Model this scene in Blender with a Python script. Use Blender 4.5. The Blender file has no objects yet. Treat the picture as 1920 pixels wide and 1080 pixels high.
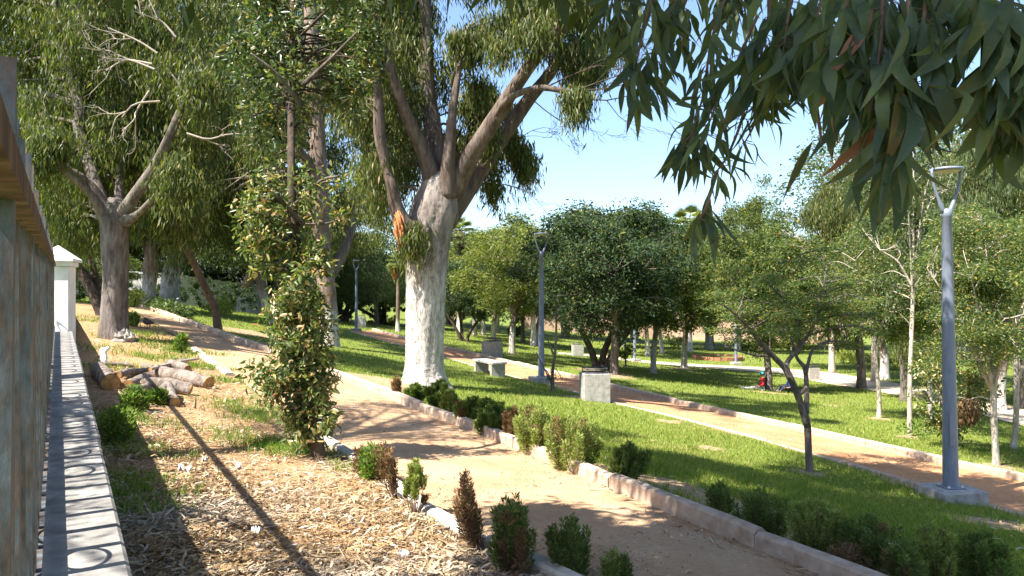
import bpy, math, random
import numpy as np
from mathutils import Vector, Matrix
rng = np.random.default_rng(11)
random.seed(5)
S = bpy.context.scene
C = S.collection
R = math.radians
# ---------------------------------------------------------------- camera model (eye at the origin, looking along +Y, level)
F, CX, HY = 1450.0, 960.0, 560.0
cam = bpy.data.cameras.new('camera'); camo = bpy.data.objects.new('camera', cam); C.objects.link(camo)
camo.rotation_euler = (R(90), 0, 0)
cam.sensor_width = 36; cam.lens = 36*F/1920; cam.shift_y = (HY-540)/1920
cam.clip_start = .05; cam.clip_end = 1500
S.camera = camo
def P(px, py, Y): return np.array([(px-CX)/F*Y, Y, (HY-py)/F*Y])
# ---------------------------------------------------------------- terrain
CP = [(450,1075,4.15),(250,1000,4.6),(960,1078,4.75),(1540,1080,4.95),(1920,1080,5.6),(1920,965,9.6),(1783,945,10.3),(1900,900,11.6),
(1515,885,11.3),(1115,750,18.5),(920,705,24),(1000,860,8.3),(1200,945,6.7),(590,862,7.7),(780,940,6.2),(300,745,10.7),(180,722,10.2),
(215,634,16.5),(430,640,19),(385,660,16.5),(640,717,14.8),(795,722,17),(300,588,26),(262,575,33),(405,620,22),(617,645,27),(505,605,32),
(690,617,48),(842,656,36),(960,664,34),(1015,718,22.5),(1082,668,44),(1125,694,30),(1152,704,27),(1190,677,48),(1283,690,38),(1440,732,32),
(1380,684,48),(1648,782,20),(1706,818,16.5),(1865,872,13.6),(1895,842,15.5),(1600,728,31),(1920,800,20),(1920,768,24),(1695,752,26),
(1655,712,37),(925,636,52),(745,622,46),(1740,700,42),(1550,668,60),(1200,640,85),(900,618,80),(600,600,65),(350,575,45),(250,565,50)]
WP = [(-40,90,.2),(-20,120,-1),(10,140,-5),(60,140,-6),(120,80,-5.5),(80,30,-4.5),(30,5,-3.2),(10,-15,-2),(-30,-15,-1.2),(-60,30,.3),(-2,0,-1.55),(2,0,-1.68),(-12,10,-.9)]
_pts = np.array([P(*c) for c in CP] + [np.array(w, float) for w in WP])
SC = 20.0
def _U(d2): return np.where(d2 > 1e-12, .5*d2*np.log(np.maximum(d2, 1e-12)), 0)
_xy = _pts[:, :2]/SC
_n = len(_xy)
_K = _U(((_xy[:, None]-_xy[None])**2).sum(-1)) + np.eye(_n)*.012
_Pm = np.c_[np.ones(_n), _xy]
_A = np.block([[_K, _Pm], [_Pm.T, np.zeros((3, 3))]])
_sol = np.linalg.solve(_A, np.r_[_pts[:, 2], 0, 0, 0])
def H(x, y):
    x = np.asarray(x, float); y = np.asarray(y, float)
    sh = np.broadcast(x, y).shape
    q = np.c_[np.broadcast_to(x, sh).ravel(), np.broadcast_to(y, sh).ravel()]/SC
    out = np.empty(len(q))
    for i in range(0, len(q), 20000):
        b = q[i:i+20000]
        out[i:i+20000] = _U(((b[:, None]-_xy[None])**2).sum(-1)) @ _sol[:_n] + _sol[_n] + b @ _sol[_n+1:]
    return out.reshape(sh)
_Ys = np.exp(np.linspace(math.log(2.0), math.log(160), 900))
def at(px, py):
    xs = (px-CX)/F*_Ys; zs = (HY-py)/F*_Ys
    d = zs - H(xs, _Ys)
    k = np.where(d < 0)[0]
    i = k[0] if len(k) else len(_Ys)-1
    if i == 0: Y = _Ys[0]
    else:
        t = d[i-1]/(d[i-1]-d[i]) if d[i-1] != d[i] else 0
        Y = _Ys[i-1] + t*(_Ys[i]-_Ys[i-1])
    x = (px-CX)/F*Y
    return np.array([x, Y, float(H(x, Y))])
def ground(x, y): return np.array([x, y, float(H(x, y))])
# ---------------------------------------------------------------- mesh helpers
class MB:
    def __init__(s): s.v = []; s.q = []; s.t = []; s.n = 0; s.mq = []; s.mt = []
    def add(s, V, Q=None, T=None, m=0):
        V = np.asarray(V, float).reshape(-1, 3)
        if Q is not None and len(Q): s.q.append(np.asarray(Q, int)+s.n); s.mq.append(np.full(len(Q), m))
        if T is not None and len(T): s.t.append(np.asarray(T, int)+s.n); s.mt.append(np.full(len(T), m))
        s.v.append(V); s.n += len(V); return s
    def box(s, c, size, rot=0, m=0, taper=1.0, M=None):
        sx, sy, sz = np.array(size)/2
        V = np.array([[x*sx*(taper if z > 0 else 1), y*sy*(taper if z > 0 else 1), z*sz] for z in (-1, 1) for y in (-1, 1) for x in (-1, 1)])
        if M is not None: V = V @ np.asarray(M).T
        elif rot: V = V @ np.array([[math.cos(rot), math.sin(rot), 0], [-math.sin(rot), math.cos(rot), 0], [0, 0, 1]])
        return s.add(V+np.array(c), [[0,2,3,1],[4,5,7,6],[0,1,5,4],[2,6,7,3],[0,4,6,2],[1,3,7,5]], m=m)
    def tube(s, pts, rad, seg=8, cap=True, m=0, lump=0., flare=None):
        pts = np.asarray(pts, float); k = len(pts)
        rad = np.broadcast_to(np.asarray(rad, float), (k,)).copy()
        T = np.gradient(pts, axis=0); T /= np.linalg.norm(T, axis=1)[:, None]+1e-9
        u = np.cross(T[0], [0, 0, 1.]);
        if np.linalg.norm(u) < .1: u = np.cross(T[0], [1., 0, 0]) if abs(T[0][0]) < .9 else np.cross(T[0], [0, 1., 0])
        u /= np.linalg.norm(u); a = np.arange(seg)/seg*2*math.pi; V = []
        ph = rng.uniform(0, 6.28, 6)
        for i in range(k):
            u = u-T[i]*(u@T[i]); u /= np.linalg.norm(u)+1e-9; w = np.cross(T[i], u)
            r = rad[i]*np.ones(seg)
            if lump:
                L = pts[i, 2]/max(rad.max(), .02)
                r = r*(1+lump*(.5*np.sin(3*a+ph[0]+L*.7)+.35*np.sin(5*a+ph[1]-L*1.1)+.3*np.sin(2*a+ph[2]+L*1.9)+.25*np.sin(9*a+ph[3]+L*.5)+.2*np.sin(13*a+ph[4]-L*2.3)+.2*rng.normal(size=seg)))
            V.append(pts[i]+r[:, None]*(np.cos(a)[:, None]*u+np.sin(a)[:, None]*w))
        V = np.concatenate(V)
        i0 = np.arange((k-1)*seg); j = i0 % seg; b = i0//seg*seg
        Q = np.c_[b+j, b+(j+1) % seg, b+seg+(j+1) % seg, b+seg+j]
        Tt = []
        if cap:
            V = np.r_[V, pts[:1], pts[-1:]]
            n = k*seg
            Tt = [[n, (x+1) % seg, x] for x in range(seg)] + [[n+1, n-seg+x, n-seg+(x+1) % seg] for x in range(seg)]
        return s.add(V, Q, Tt, m)
    def lathe(s, prof, c=(0, 0, 0), seg=16, m=0):
        prof = np.asarray(prof, float); a = np.arange(seg)/seg*2*math.pi
        V = np.concatenate([np.c_[r*np.cos(a), r*np.sin(a), np.full(seg, z)] for r, z in prof])+np.array(c)
        k = len(prof); i0 = np.arange((k-1)*seg); j = i0 % seg; b = i0//seg*seg
        return s.add(V, np.c_[b+j, b+(j+1) % seg, b+seg+(j+1) % seg, b+seg+j], m=m)
    def mesh(s, name, mats, smooth=True):
        me = bpy.data.meshes.new(name)
        V = np.concatenate(s.v) if s.v else np.zeros((0, 3))
        Q = np.concatenate(s.q) if s.q else np.zeros((0, 4), int); T = np.concatenate(s.t) if s.t else np.zeros((0, 3), int)
        mi = np.concatenate(s.mq+s.mt) if (s.mq or s.mt) else np.zeros(0, int)
        me.vertices.add(len(V)); me.vertices.foreach_set('co', V.astype(np.float32).ravel())
        nl = Q.size+T.size; me.loops.add(nl); me.loops.foreach_set('vertex_index', np.r_[Q.ravel(), T.ravel()].astype(np.int32))
        npoly = len(Q)+len(T); me.polygons.add(npoly)
        ls = np.r_[np.arange(len(Q))*4, Q.size+np.arange(len(T))*3].astype(np.int32)
        me.polygons.foreach_set('loop_start', ls)
        me.polygons.foreach_set('material_index', mi.astype(np.int32))
        me.polygons.foreach_set('use_smooth', np.full(npoly, smooth))
        me.update(calc_edges=True); me.validate()
        for m in (mats if isinstance(mats, (list, tuple)) else [mats]): me.materials.append(m)
        return me
    def build(s, name, mats, parent=None, smooth=True, loc=None, bevel=0):
        me = s.mesh(name, mats, smooth)
        o = bpy.data.objects.new(name, me); C.objects.link(o)
        if parent is not None: o.parent = parent
        if loc is not None: o.location = loc
        if bevel:
            b = o.modifiers.new('bevel', 'BEVEL'); b.width = bevel; b.segments = 2; b.limit_method = 'ANGLE'
        return o
def tag(o, label=None, cat=None, group=None, kind=None):
    if label: o['label'] = label
    if cat: o['category'] = cat
    if group: o['group'] = group
    if kind: o['kind'] = kind
    return o
def thing(name, loc, label, cat, group=None, rz=0):
    o = bpy.data.objects.new(name, None); C.objects.link(o); o.empty_display_size = .2
    o.location = [float(x) for x in loc]; o.rotation_euler = (0, 0, rz)
    return tag(o, label, cat, group)
def copy_tree(root, loc, rz=0, sc=(1, 1, 1), label=None, group=None):
    r = root.copy(); C.objects.link(r); r.location = [float(x) for x in loc]; r.rotation_euler = (0, 0, rz); r.scale = sc
    if label: r['label'] = label
    if group: r['group'] = group
    for ch in root.children:
        c = ch.copy(); C.objects.link(c); c.parent = r
        for g in ch.children:
            d = g.copy(); C.objects.link(d); d.parent = c
    return r
def smooth_line(pts, n):
    pts = np.asarray(pts, float)
    if len(pts) == 2: return pts[0]+(pts[1]-pts[0])*np.linspace(0, 1, n)[:, None]
    p = np.r_[[2*pts[0]-pts[1]], pts, [2*pts[-1]-pts[-2]]]
    u = np.linspace(0, len(pts)-1-1e-6, n); i = u.astype(int); t = (u-i)[:, None]
    a, b, c, d = p[i], p[i+1], p[i+2], p[i+3]
    return .5*(2*b+(c-a)*t+(2*a-5*b+4*c-d)*t**2+(3*b-a-3*c+d)*t**3)
def resample(pts, n):
    pts = np.asarray(pts, float); d = np.r_[0, np.cumsum(np.linalg.norm(np.diff(pts, axis=0), axis=1))]
    u = np.linspace(0, d[-1], n)
    return np.c_[[np.interp(u, d, pts[:, k]) for k in range(pts.shape[1])]].T
def in_poly(x, y, poly):
    poly = np.asarray(poly); inside = np.zeros(len(x), bool); j = len(poly)-1
    for i in range(len(poly)):
        xi, yi = poly[i][:2]; xj, yj = poly[j][:2]
        c = ((yi > y) != (yj > y)) & (x < (xj-xi)*(y-yi)/((yj-yi) or 1e-9)+xi)
        inside ^= c; j = i
    return inside
# ---------------------------------------------------------------- materials
def mat(name):
    m = bpy.data.materials.new(name); m.use_nodes = True
    nt = m.node_tree; b = nt.nodes['Principled BSDF']
    return m, nt, b
def N(nt, t, **kw):
    n = nt.nodes.new(t)
    for k, v in kw.items():
        if k in n.inputs: n.inputs[k].default_value = v
        else: setattr(n, k, v)
    return n
def ramp(nt, stops, fac, interp='LINEAR'):
    r = nt.nodes.new('ShaderNodeValToRGB'); cr = r.color_ramp; cr.interpolation = interp
    while len(cr.elements) < len(stops): cr.elements.new(.5)
    for e, (p, c) in zip(cr.elements, stops): e.position = p; e.color = (*c, 1)
    nt.links.new(fac, r.inputs[0]); return r.outputs[0]
def noise(nt, scale, detail=6, vec=None, rough=.6):
    n = N(nt, 'ShaderNodeTexNoise'); n.inputs['Scale'].default_value = scale; n.inputs['Detail'].default_value = detail; n.inputs['Roughness'].default_value = rough
    if vec is not None: nt.links.new(vec, n.inputs['Vector'])
    return n.outputs['Fac']
def coord(nt, sc=(1, 1, 1), kind='Object'):
    t = N(nt, 'ShaderNodeTexCoord'); m = N(nt, 'ShaderNodeMapping'); m.inputs['Scale'].default_value = sc
    nt.links.new(t.outputs[kind], m.inputs['Vector']); return m.outputs[0]
def bump(nt, b, fac, strength=.4, dist=.02):
    n = N(nt, 'ShaderNodeBump'); n.inputs['Strength'].default_value = strength; n.inputs['Distance'].default_value = dist
    nt.links.new(fac, n.inputs['Height']); nt.links.new(n.outputs[0], b.inputs['Normal'])
def mix(nt, a, b, fac, mode='MIX'):
    m = nt.nodes.new('ShaderNodeMix'); m.data_type = 'RGBA'; m.blend_type = mode
    for k, v in ((6, a), (7, b)):
        if isinstance(v, tuple): m.inputs[k].default_value = (*v, 1)
        else: nt.links.new(v, m.inputs[k])
    if isinstance(fac, (int, float)): m.inputs[0].default_value = fac
    else: nt.links.new(fac, m.inputs[0])
    return m.outputs[2]
def math_(nt, op, a, b=None, clamp=False):
    m = nt.nodes.new('ShaderNodeMath'); m.operation = op; m.use_clamp = clamp
    for k, v in ((0, a), (1, b)):
        if v is None: continue
        if isinstance(v, (int, float)): m.inputs[k].default_value = v
        else: nt.links.new(v, m.inputs[k])
    return m.outputs[0]
def simple(name, stops, scale=8, rough=.8, spec=.3, bmp=.3, bd=.01, sc=(1, 1, 1), detail=8, kind='Object', metal=0):
    m, nt, b = mat(name); v = coord(nt, sc, kind); f = noise(nt, scale, detail, v, .65)
    nt.links.new(ramp(nt, stops, f), b.inputs['Base Color']); b.inputs['Roughness'].default_value = rough
    b.inputs['Specular IOR Level'].default_value = spec; b.inputs['Metallic'].default_value = metal
    if bmp: bump(nt, b, f, bmp, bd)
    return m
def leafmat(name, stops, trans=.3, rough=.5, spec=.35, tcol=None, patch=None, spots=None):
    """every leaf its own tint; patch = (stops, noise scale, low, high): a second set of tints that takes over in patches; spots = (colour, scale): blemishes"""
    m, nt, b = mat(name); g = N(nt, 'ShaderNodeNewGeometry')
    c = ramp(nt, stops, g.outputs['Random Per Island'])
    if patch: c = mix(nt, c, ramp(nt, patch[0], g.outputs['Random Per Island']), ramp(nt, [(patch[2], (0, 0, 0)), (patch[3], (1, 1, 1))], noise(nt, patch[1], 5, coord(nt))))
    if spots: c = mix(nt, c, spots[0], ramp(nt, [(.6, (0, 0, 0)), (.7, (.8, .8, .8))], noise(nt, spots[1], 4, coord(nt))))
    nt.links.new(c, b.inputs['Base Color']); b.inputs['Roughness'].default_value = rough; b.inputs['Specular IOR Level'].default_value = spec
    t = N(nt, 'ShaderNodeBsdfTranslucent'); tc = mix(nt, c, tcol or (1.6, 1.9, .7), 1.0, 'MULTIPLY'); nt.links.new(tc, t.inputs['Color'])
    ms = N(nt, 'ShaderNodeMixShader'); ms.inputs[0].default_value = trans
    nt.links.new(b.outputs[0], ms.inputs[1]); nt.links.new(t.outputs[0], ms.inputs[2]); nt.links.new(ms.outputs[0], nt.nodes['Material Output'].inputs[0])
    return m
def barkmat(name, stops, scale=9, white=None, wcol=(.56, .54, .505), bmp=.7):
    """white = height (m) up to which the trunk carries lime wash, worn away in flakes"""
    m, nt, b = mat(name); v = coord(nt, (1, 1, .22)); f = noise(nt, scale, 9, v, .7)
    c = ramp(nt, stops, f); b.inputs['Roughness'].default_value = .9; b.inputs['Specular IOR Level'].default_value = .15
    if white:
        o = coord(nt); sep = N(nt, 'ShaderNodeSeparateXYZ'); nt.links.new(o, sep.inputs[0])
        n2 = noise(nt, 5, 8, coord(nt, (1, 1, .5)), .75)
        k = math_(nt, 'ADD', math_(nt, 'MULTIPLY', math_(nt, 'SUBTRACT', n2, .5), 2.6*white*.5), sep.outputs[2])
        mr = N(nt, 'ShaderNodeMapRange'); mr.inputs[1].default_value = white*1.18; mr.inputs[2].default_value = white*.82; nt.links.new(k, mr.inputs[0])
        flake = ramp(nt, [(.0, (0, 0, 0)), (.43, (.12, .12, .12)), (.55, (1, 1, 1))], noise(nt, 14, 10, coord(nt, (1, 1, .28)), .88))
        fac = math_(nt, 'MULTIPLY', mr.outputs[0], flake)
        c = mix(nt, c, wcol, fac)
    nt.links.new(c, b.inputs['Base Color']); bump(nt, b, f, bmp, .07)
    return m
M = {}
M['bark_grey'] = barkmat('grey bark', [(.28, (.035, .026, .02)), (.45, (.125, .105, .09)), (.62, (.22, .19, .17)), (.8, (.31, .28, .255))], bmp=1.)
M['bark_hero'] = barkmat('whitewashed stringy bark', [(.28, (.05, .04, .034)), (.45, (.19, .16, .14)), (.62, (.31, .275, .25)), (.8, (.43, .4, .37))], 7, white=2.5, bmp=1.)
M['bark_wash'] = barkmat('limewashed bark', [(.25, (.06, .045, .035)), (.5, (.2, .15, .12)), (.75, (.34, .27, .22))], 10, white=1.25)
M['bark_dark'] = barkmat('dark bark', [(.3, (.03, .024, .02)), (.55, (.085, .065, .05)), (.8, (.16, .13, .1))])
M['bark_pale'] = barkmat('pale smooth bark', [(.25, (.13, .1, .08)), (.45, (.36, .31, .26)), (.7, (.55, .5, .45))], 14, bmp=.3)
M['bark_brown'] = barkmat('brown limb bark', [(.25, (.05, .032, .024)), (.5, (.16, .105, .075)), (.8, (.28, .2, .155))])
M['bark_log'] = barkmat('dry log bark', [(.28, (.06, .046, .038)), (.45, (.19, .155, .13)), (.6, (.31, .265, .23)), (.8, (.42, .38, .34))], 11, bmp=1.)
M['bark_limb'] = barkmat('limb bark', [(.28, (.035, .025, .02)), (.45, (.11, .083, .067)), (.62, (.185, .148, .125)), (.8, (.29, .245, .21))], 8, bmp=1.)
M['twig_dead'] = simple('bare dead twig', [(.3, (.22, .18, .15)), (.7, (.45, .39, .33))], 20)
M['palm_bark'] = barkmat('palm bark', [(.3, (.07, .05, .035)), (.7, (.24, .18, .13))], 9, white=1.3)
M['euc'] = leafmat('eucalyptus leaf', [(0, (.04, .055, .018)), (.45, (.075, .095, .028)), (.8, (.125, .145, .038)), (.93, (.19, .19, .05)), (1, (.24, .17, .07))], .36, .5, .28)
M['euc_back'] = leafmat('eucalyptus leaf blue green', [(0, (.045, .07, .035)), (.5, (.075, .105, .045)), (.85, (.12, .15, .055)), (1, (.17, .19, .06))], .34, .5, .28)
M['broad_dark'] = leafmat('dark tree leaf', [(0, (.018, .036, .022)), (.5, (.034, .06, .032)), (.85, (.065, .1, .04)), (1, (.16, .16, .05))], .28, .65, .14)
M['broad_mid'] = leafmat('mid green tree leaf', [(0, (.035, .058, .022)), (.5, (.07, .1, .03)), (.85, (.125, .155, .04)), (.96, (.22, .22, .06)), (1, (.4, .26, .05))], .34, .6, .2)
M['broad_yellow'] = leafmat('yellow green tree leaf', [(0, (.065, .09, .025)), (.5, (.13, .16, .035)), (.9, (.22, .23, .06)), (1, (.42, .34, .06))], .38)
M['feather'] = leafmat('feathery leaflet', [(0, (.04, .07, .025)), (.5, (.08, .12, .035)), (.88, (.15, .185, .05)), (.96, (.34, .3, .06)), (1, (.42, .2, .06))], .38)
M['ivy'] = leafmat('climber leaf', [(0, (.05, .085, .026)), (.45, (.11, .15, .045)), (.72, (.2, .23, .085)), (.8, (.32, .25, .1)), (.96, (.4, .3, .14)), (1, (.45, .22, .09))], .3, .38, .5)
M['ivy_up'] = leafmat('upper climber leaf', [(0, (.03, .06, .02)), (.5, (.07, .1, .035)), (.85, (.13, .155, .06)), (.93, (.24, .2, .08)), (1, (.38, .26, .11))], .28, .38, .5)
M['gum_leaf'] = leafmat('large gum leaf', [(0, (.036, .06, .036)), (.5, (.06, .088, .046)), (.85, (.095, .125, .05)), (.985, (.1, .13, .05)), (.988, (.22, .085, .05)), (1, (.3, .13, .08))], .3, .5, .4, patch=([(0, (.08, .11, .04)), (1, (.15, .18, .055))], 9, .52, .7), spots=((.16, .11, .06), 55))
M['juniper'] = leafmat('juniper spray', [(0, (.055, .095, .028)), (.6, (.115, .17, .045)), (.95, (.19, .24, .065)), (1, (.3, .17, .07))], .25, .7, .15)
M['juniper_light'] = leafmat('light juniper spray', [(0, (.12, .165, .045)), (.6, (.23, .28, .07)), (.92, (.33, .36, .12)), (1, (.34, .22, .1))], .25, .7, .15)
M['juniper_dry'] = leafmat('dried juniper spray', [(0, (.1, .055, .03)), (.6, (.2, .115, .06)), (.9, (.28, .18, .1)), (1, (.09, .12, .04))], .15, .8, .1)
M['weed'] = leafmat('weed leaf', [(0, (.06, .12, .025)), (.6, (.12, .2, .045)), (1, (.26, .28, .08))], .35, .6, .2)
M['palm'] = leafmat('palm frond', [(0, (.06, .1, .025)), (.6, (.12, .16, .04)), (1, (.3, .25, .08))], .25, .5, .4)
M['orange_fruit'] = leafmat('orange date stalk', [(0, (.6, .16, .03)), (1, (.75, .28, .06))], .1)
M['hedge'] = leafmat('hedge leaf', [(0, (.03, .055, .018)), (.6, (.06, .1, .028)), (1, (.14, .17, .045))], .25)
M['hedge_yellow'] = leafmat('golden hedge leaf', [(0, (.1, .13, .02)), (.6, (.22, .24, .04)), (1, (.38, .36, .06))], .3)
# ---------------------------------------------------------------- light, sky, view
SUN_AZ = (-.82, -.572); SUN_EL = R(54)
sd = np.array([SUN_AZ[0]*math.cos(SUN_EL), SUN_AZ[1]*math.cos(SUN_EL), math.sin(SUN_EL)])
sun = bpy.data.lights.new('sun', 'SUN'); sun.energy = 5.0; sun.angle = R(.53); sun.color = (1, .93, .82)
suno = bpy.data.objects.new('sun', sun); C.objects.link(suno); suno.rotation_euler = Vector(sd).to_track_quat('Z', 'Y').to_euler(); suno.location = (-20, -12, 30)
W = bpy.data.worlds.new('World'); S.world = W; W.use_nodes = True
bg = W.node_tree.nodes['Background']; sky = W.node_tree.nodes.new('ShaderNodeTexSky'); sky.sky_type = 'NISHITA'
sky.sun_disc = False; sky.sun_elevation = SUN_EL; sky.sun_rotation = math.atan2(SUN_AZ[0], SUN_AZ[1]); sky.air_density = 1.0; sky.dust_density = 1.3; sky.ozone_density = 3.5; sky.altitude = 50
W.node_tree.links.new(sky.outputs[0], bg.inputs[0]); bg.inputs[1].default_value = .096
S.view_settings.view_transform = 'Standard'; S.view_settings.look = 'None'; S.view_settings.gamma = 1; S.view_settings.exposure = 1.78
S.cycles.max_bounces = 6; S.cycles.diffuse_bounces = 3; S.cycles.transparent_max_bounces = 4; S.cycles.caustics_reflective = False; S.cycles.caustics_refractive = False
# ---------------------------------------------------------------- lines of the place
Wd = np.array([-.506, .8625]); Wn = np.array([.8625, .506])             # the boundary wall runs along Wd
def wall_pt(n, s): return Wn*n+Wd*s
def wall_z(y): return -.878+.0352*y
def line(px): return np.array([at(*p) for p in px])
def extend(l, d0):                                                      # continue a line straight back past the camera
    v = l[0]-l[1]; v = v/np.linalg.norm(v[:2]); p = l[0]+v*d0; p[2] = float(H(p[0], p[1])); return np.r_[[p], l]
p1L = extend(line([(1040,1085),(890,1008),(780,940),(690,872),(620,832),(540,782),(440,705),(370,655),(318,624),(280,600),(240,578)]), 5)
p1R = extend(line([(1540,1085),(1200,945),(1000,860),(860,797),(750,760),(700,735),(640,712),(520,668),(440,642),(375,617),(300,590),(258,577)]), 5)
p2L = extend(line([(1920,965),(1730,910),(1505,845),(1280,785),(1138,752),(1020,718),(875,681),(760,650),(660,622)]), 9)
p2R = extend(line([(1920,905),(1630,842),(1430,795),(1264,758),(1170,735),(1100,716),(979,688),(914,674),(842,657),(758,637),(697,620)]), 9)
p3N = extend(line([(1920,800),(1850,781),(1725,750),(1600,727),(1450,699),(1240,684),(1121,669),(1046,664)]), 8)
p3F = extend(line([(1920,768),(1860,755),(1664,716),(1560,699),(1450,690),(1240,679),(1121,665),(1046,661)]), 8)
poly1 = np.r_[p1L, p1R[::-1]]; poly2 = np.r_[p2L, p2R[::-1]]; poly3 = np.r_[p3N, p3F[::-1]]
wl = np.array([wall_pt(.19, s) for s in (-8, 10, 35)])
bed = np.r_[p1L[:, :2], wl[::-1]]
# ---------------------------------------------------------------- ground sheet
ys = np.r_[np.linspace(-40, 2, 22)[:-1], np.geomspace(2, 60, 190)[:-1], np.geomspace(60, 600, 30)]
us = np.r_[np.linspace(-3.2, -1, 30)[:-1], np.linspace(-1, 1, 200), np.linspace(1, 3.2, 30)[1:]]
gy = np.repeat(ys[:, None], len(us), 1); gx = us[None]*(np.abs(gy)*.9+14)
gz = np.where(np.hypot(gx-10, gy-40) < 150, H(np.clip(gx, -110, 130), np.clip(gy, -40, 150)), H(np.clip(gx, -110, 130), np.clip(gy, -40, 150)))
def inside_any(x, y):
    return in_poly(x, y, poly1), in_poly(x, y, poly2), in_poly(x, y, poly3), in_poly(x, y, bed)
m, nt, b = mat('lawn and soil')
v = coord(nt); n1 = noise(nt, 1.1, 6, v); n2 = noise(nt, 14, 8, v); n3 = noise(nt, 60, 4, v)
gcol = ramp(nt, [(.3, (.07, .1, .02)), (.5, (.13, .17, .032)), (.7, (.2, .21, .055))], n2)
scol = ramp(nt, [(.3, (.2, .125, .07)), (.5, (.32, .22, .13)), (.7, (.44, .33, .22))], n2)
mcol = ramp(nt, [(.3, (.16, .085, .04)), (.5, (.33, .2, .1)), (.62, (.45, .31, .18)), (.8, (.55, .45, .33))], n3)
aS = N(nt, 'ShaderNodeAttribute', attribute_name='soil'); aM = N(nt, 'ShaderNodeAttribute', attribute_name='mulch')
fs = math_(nt, 'ADD', aS.outputs['Fac'], math_(nt, 'MULTIPLY', math_(nt, 'SUBTRACT', n1, .5), .9)); fs = ramp(nt, [(.42, (0, 0, 0)), (.6, (1, 1, 1))], fs)
c = mix(nt, gcol, scol, fs); c = mix(nt, c, mcol, aM.outputs['Fac'])
nt.links.new(c, b.inputs['Base Color']); b.inputs['Roughness'].default_value = .95; b.inputs['Specular IOR Level'].default_value = .1; bump(nt, b, n2, .6, .03)
M['ground'] = m
g = MB(); ny, nx = gx.shape; i0 = (np.arange(ny-1)[:, None]*nx+np.arange(nx-1)[None]).ravel()
g.add(np.c_[gx.ravel(), gy.ravel(), gz.ravel()], np.c_[i0, i0+1, i0+nx+1, i0+nx])
go = tag(g.build('ground', m), kind='structure')
fx, fy = gx.ravel(), gy.ravel(); q1, q2, q3, qb = inside_any(fx, fy)
def dist_line(x, y, l):
    d = np.full(len(x), 1e9)
    for a, c_ in zip(l[:-1, :2], l[1:, :2]):
        ab = c_-a; t = np.clip(((x-a[0])*ab[0]+(y-a[1])*ab[1])/(ab@ab), 0, 1); d = np.minimum(d, np.hypot(x-a[0]-t*ab[0], y-a[1]-t*ab[1]))
    return d
SOIL = [(at(690,715), 1.3), (at(620,705), .9), (at(740,722), .9), (at(450,640), 1.2), (at(1385,950), .55), (at(1480,1010), .6), (at(1600,1060), .8), (at(1240,905), .5), (at(1750,910), .6), (at(1780,880), .5), (at(1880,985), .7), (at(1090,870), .4), (at(500,630), 2.), (at(1130,697), 1.3), (at(1154,706), .9), (at(1441,736), .9), (at(1516,887), .35), (at(1648,785), .4), (at(1706,820), .35), (at(1868,874), .5), (at(1283,692), .8), (at(1250,790), .35), (at(1080,745), .5), (at(1330,840), .3), (at(960,665), .7), (at(1560,760), .4)]
def soil_amount(x, y):
    s = np.exp(-(dist_line(x, y, p1R)/.32)**2)*.75+np.exp(-(dist_line(x, y, p2L)/.3)**2)*.7+np.exp(-(dist_line(x, y, p2R)/.3)**2)*.5
    for p, r in SOIL: s = s+.95*np.exp(-((x-p[0])**2+(y-p[1])**2)/r**2)
    return np.clip(s, 0, 1)
for nm, val in (('soil', soil_amount(fx, fy)), ('mulch', np.where(qb, 1., 0.))):
    a = go.data.attributes.new(nm, 'FLOAT', 'POINT'); a.data.foreach_set('value', val.astype(np.float32))
# ---------------------------------------------------------------- paths and kerbs
def pathmat(name, c1, c2, c3):
    m, nt, b = mat(name); v = coord(nt); n1 = noise(nt, 1.6, 6, v); n2 = noise(nt, 28, 9, v, .7); n3 = noise(nt, 130, 3, v)
    f = math_(nt, 'ADD', math_(nt, 'MULTIPLY', n1, .55), math_(nt, 'MULTIPLY', n2, .45))
    c = ramp(nt, [(.35, c1), (.5, c2), (.65, c3)], f); c = mix(nt, c, (.16, .1, .06), ramp(nt, [(.66, (0, 0, 0)), (.74, (.7, .7, .7))], n3))
    nt.links.new(c, b.inputs['Base Color']); b.inputs['Roughness'].default_value = .95; b.inputs['Specular IOR Level'].default_value = .1
    bump(nt, b, math_(nt, 'ADD', n2, math_(nt, 'MULTIPLY', n3, .4)), .5, .02); return m
M['sand'] = pathmat('pale sand path', (.32, .19, .11), (.42, .275, .165), (.5, .36, .235))
M['redsand'] = pathmat('reddish sand path', (.3, .15, .075), (.42, .225, .115), (.5, .3, .17))
M['pale'] = pathmat('pale far path', (.42, .33, .23), (.52, .43, .32), (.58, .49, .38))
def path(name, L, Rr, m, n=150, k=10):
    a, b_ = resample(L, n), resample(Rr, n); t = np.linspace(0, 1, k)[None, :, None]
    V = a[:, None]*(1-t)+b_[:, None]*t; V[..., 2] = H(V[..., 0], V[..., 1])+.018
    V[..., 2] += .012*np.sin(V[..., 0]*3.1)*np.sin(V[..., 1]*2.3)*(np.sin(np.linspace(0, math.pi, k)))[None]
    i0 = (np.arange(n-1)[:, None]*k+np.arange(k-1)[None]).ravel()
    return tag(MB().add(V, np.c_[i0, i0+1, i0+k+1, i0+k]).build(name, m), kind='structure')
path('path', p1L, p1R, M['sand']); path('path', p2L, p2R, M['redsand']); path('path', p3N, p3F, M['pale'])
M['kerb'] = simple('sandy concrete kerb', [(.3, (.27, .2, .145)), (.5, (.4, .31, .24)), (.75, (.5, .42, .34))], 9, .9, .15, .5, .01)
M['kerb_old'] = simple('old grey kerb', [(.3, (.3, .27, .22)), (.5, (.48, .44, .38)), (.75, (.6, .56, .5))], 9, .9, .15, .5, .01)
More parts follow.
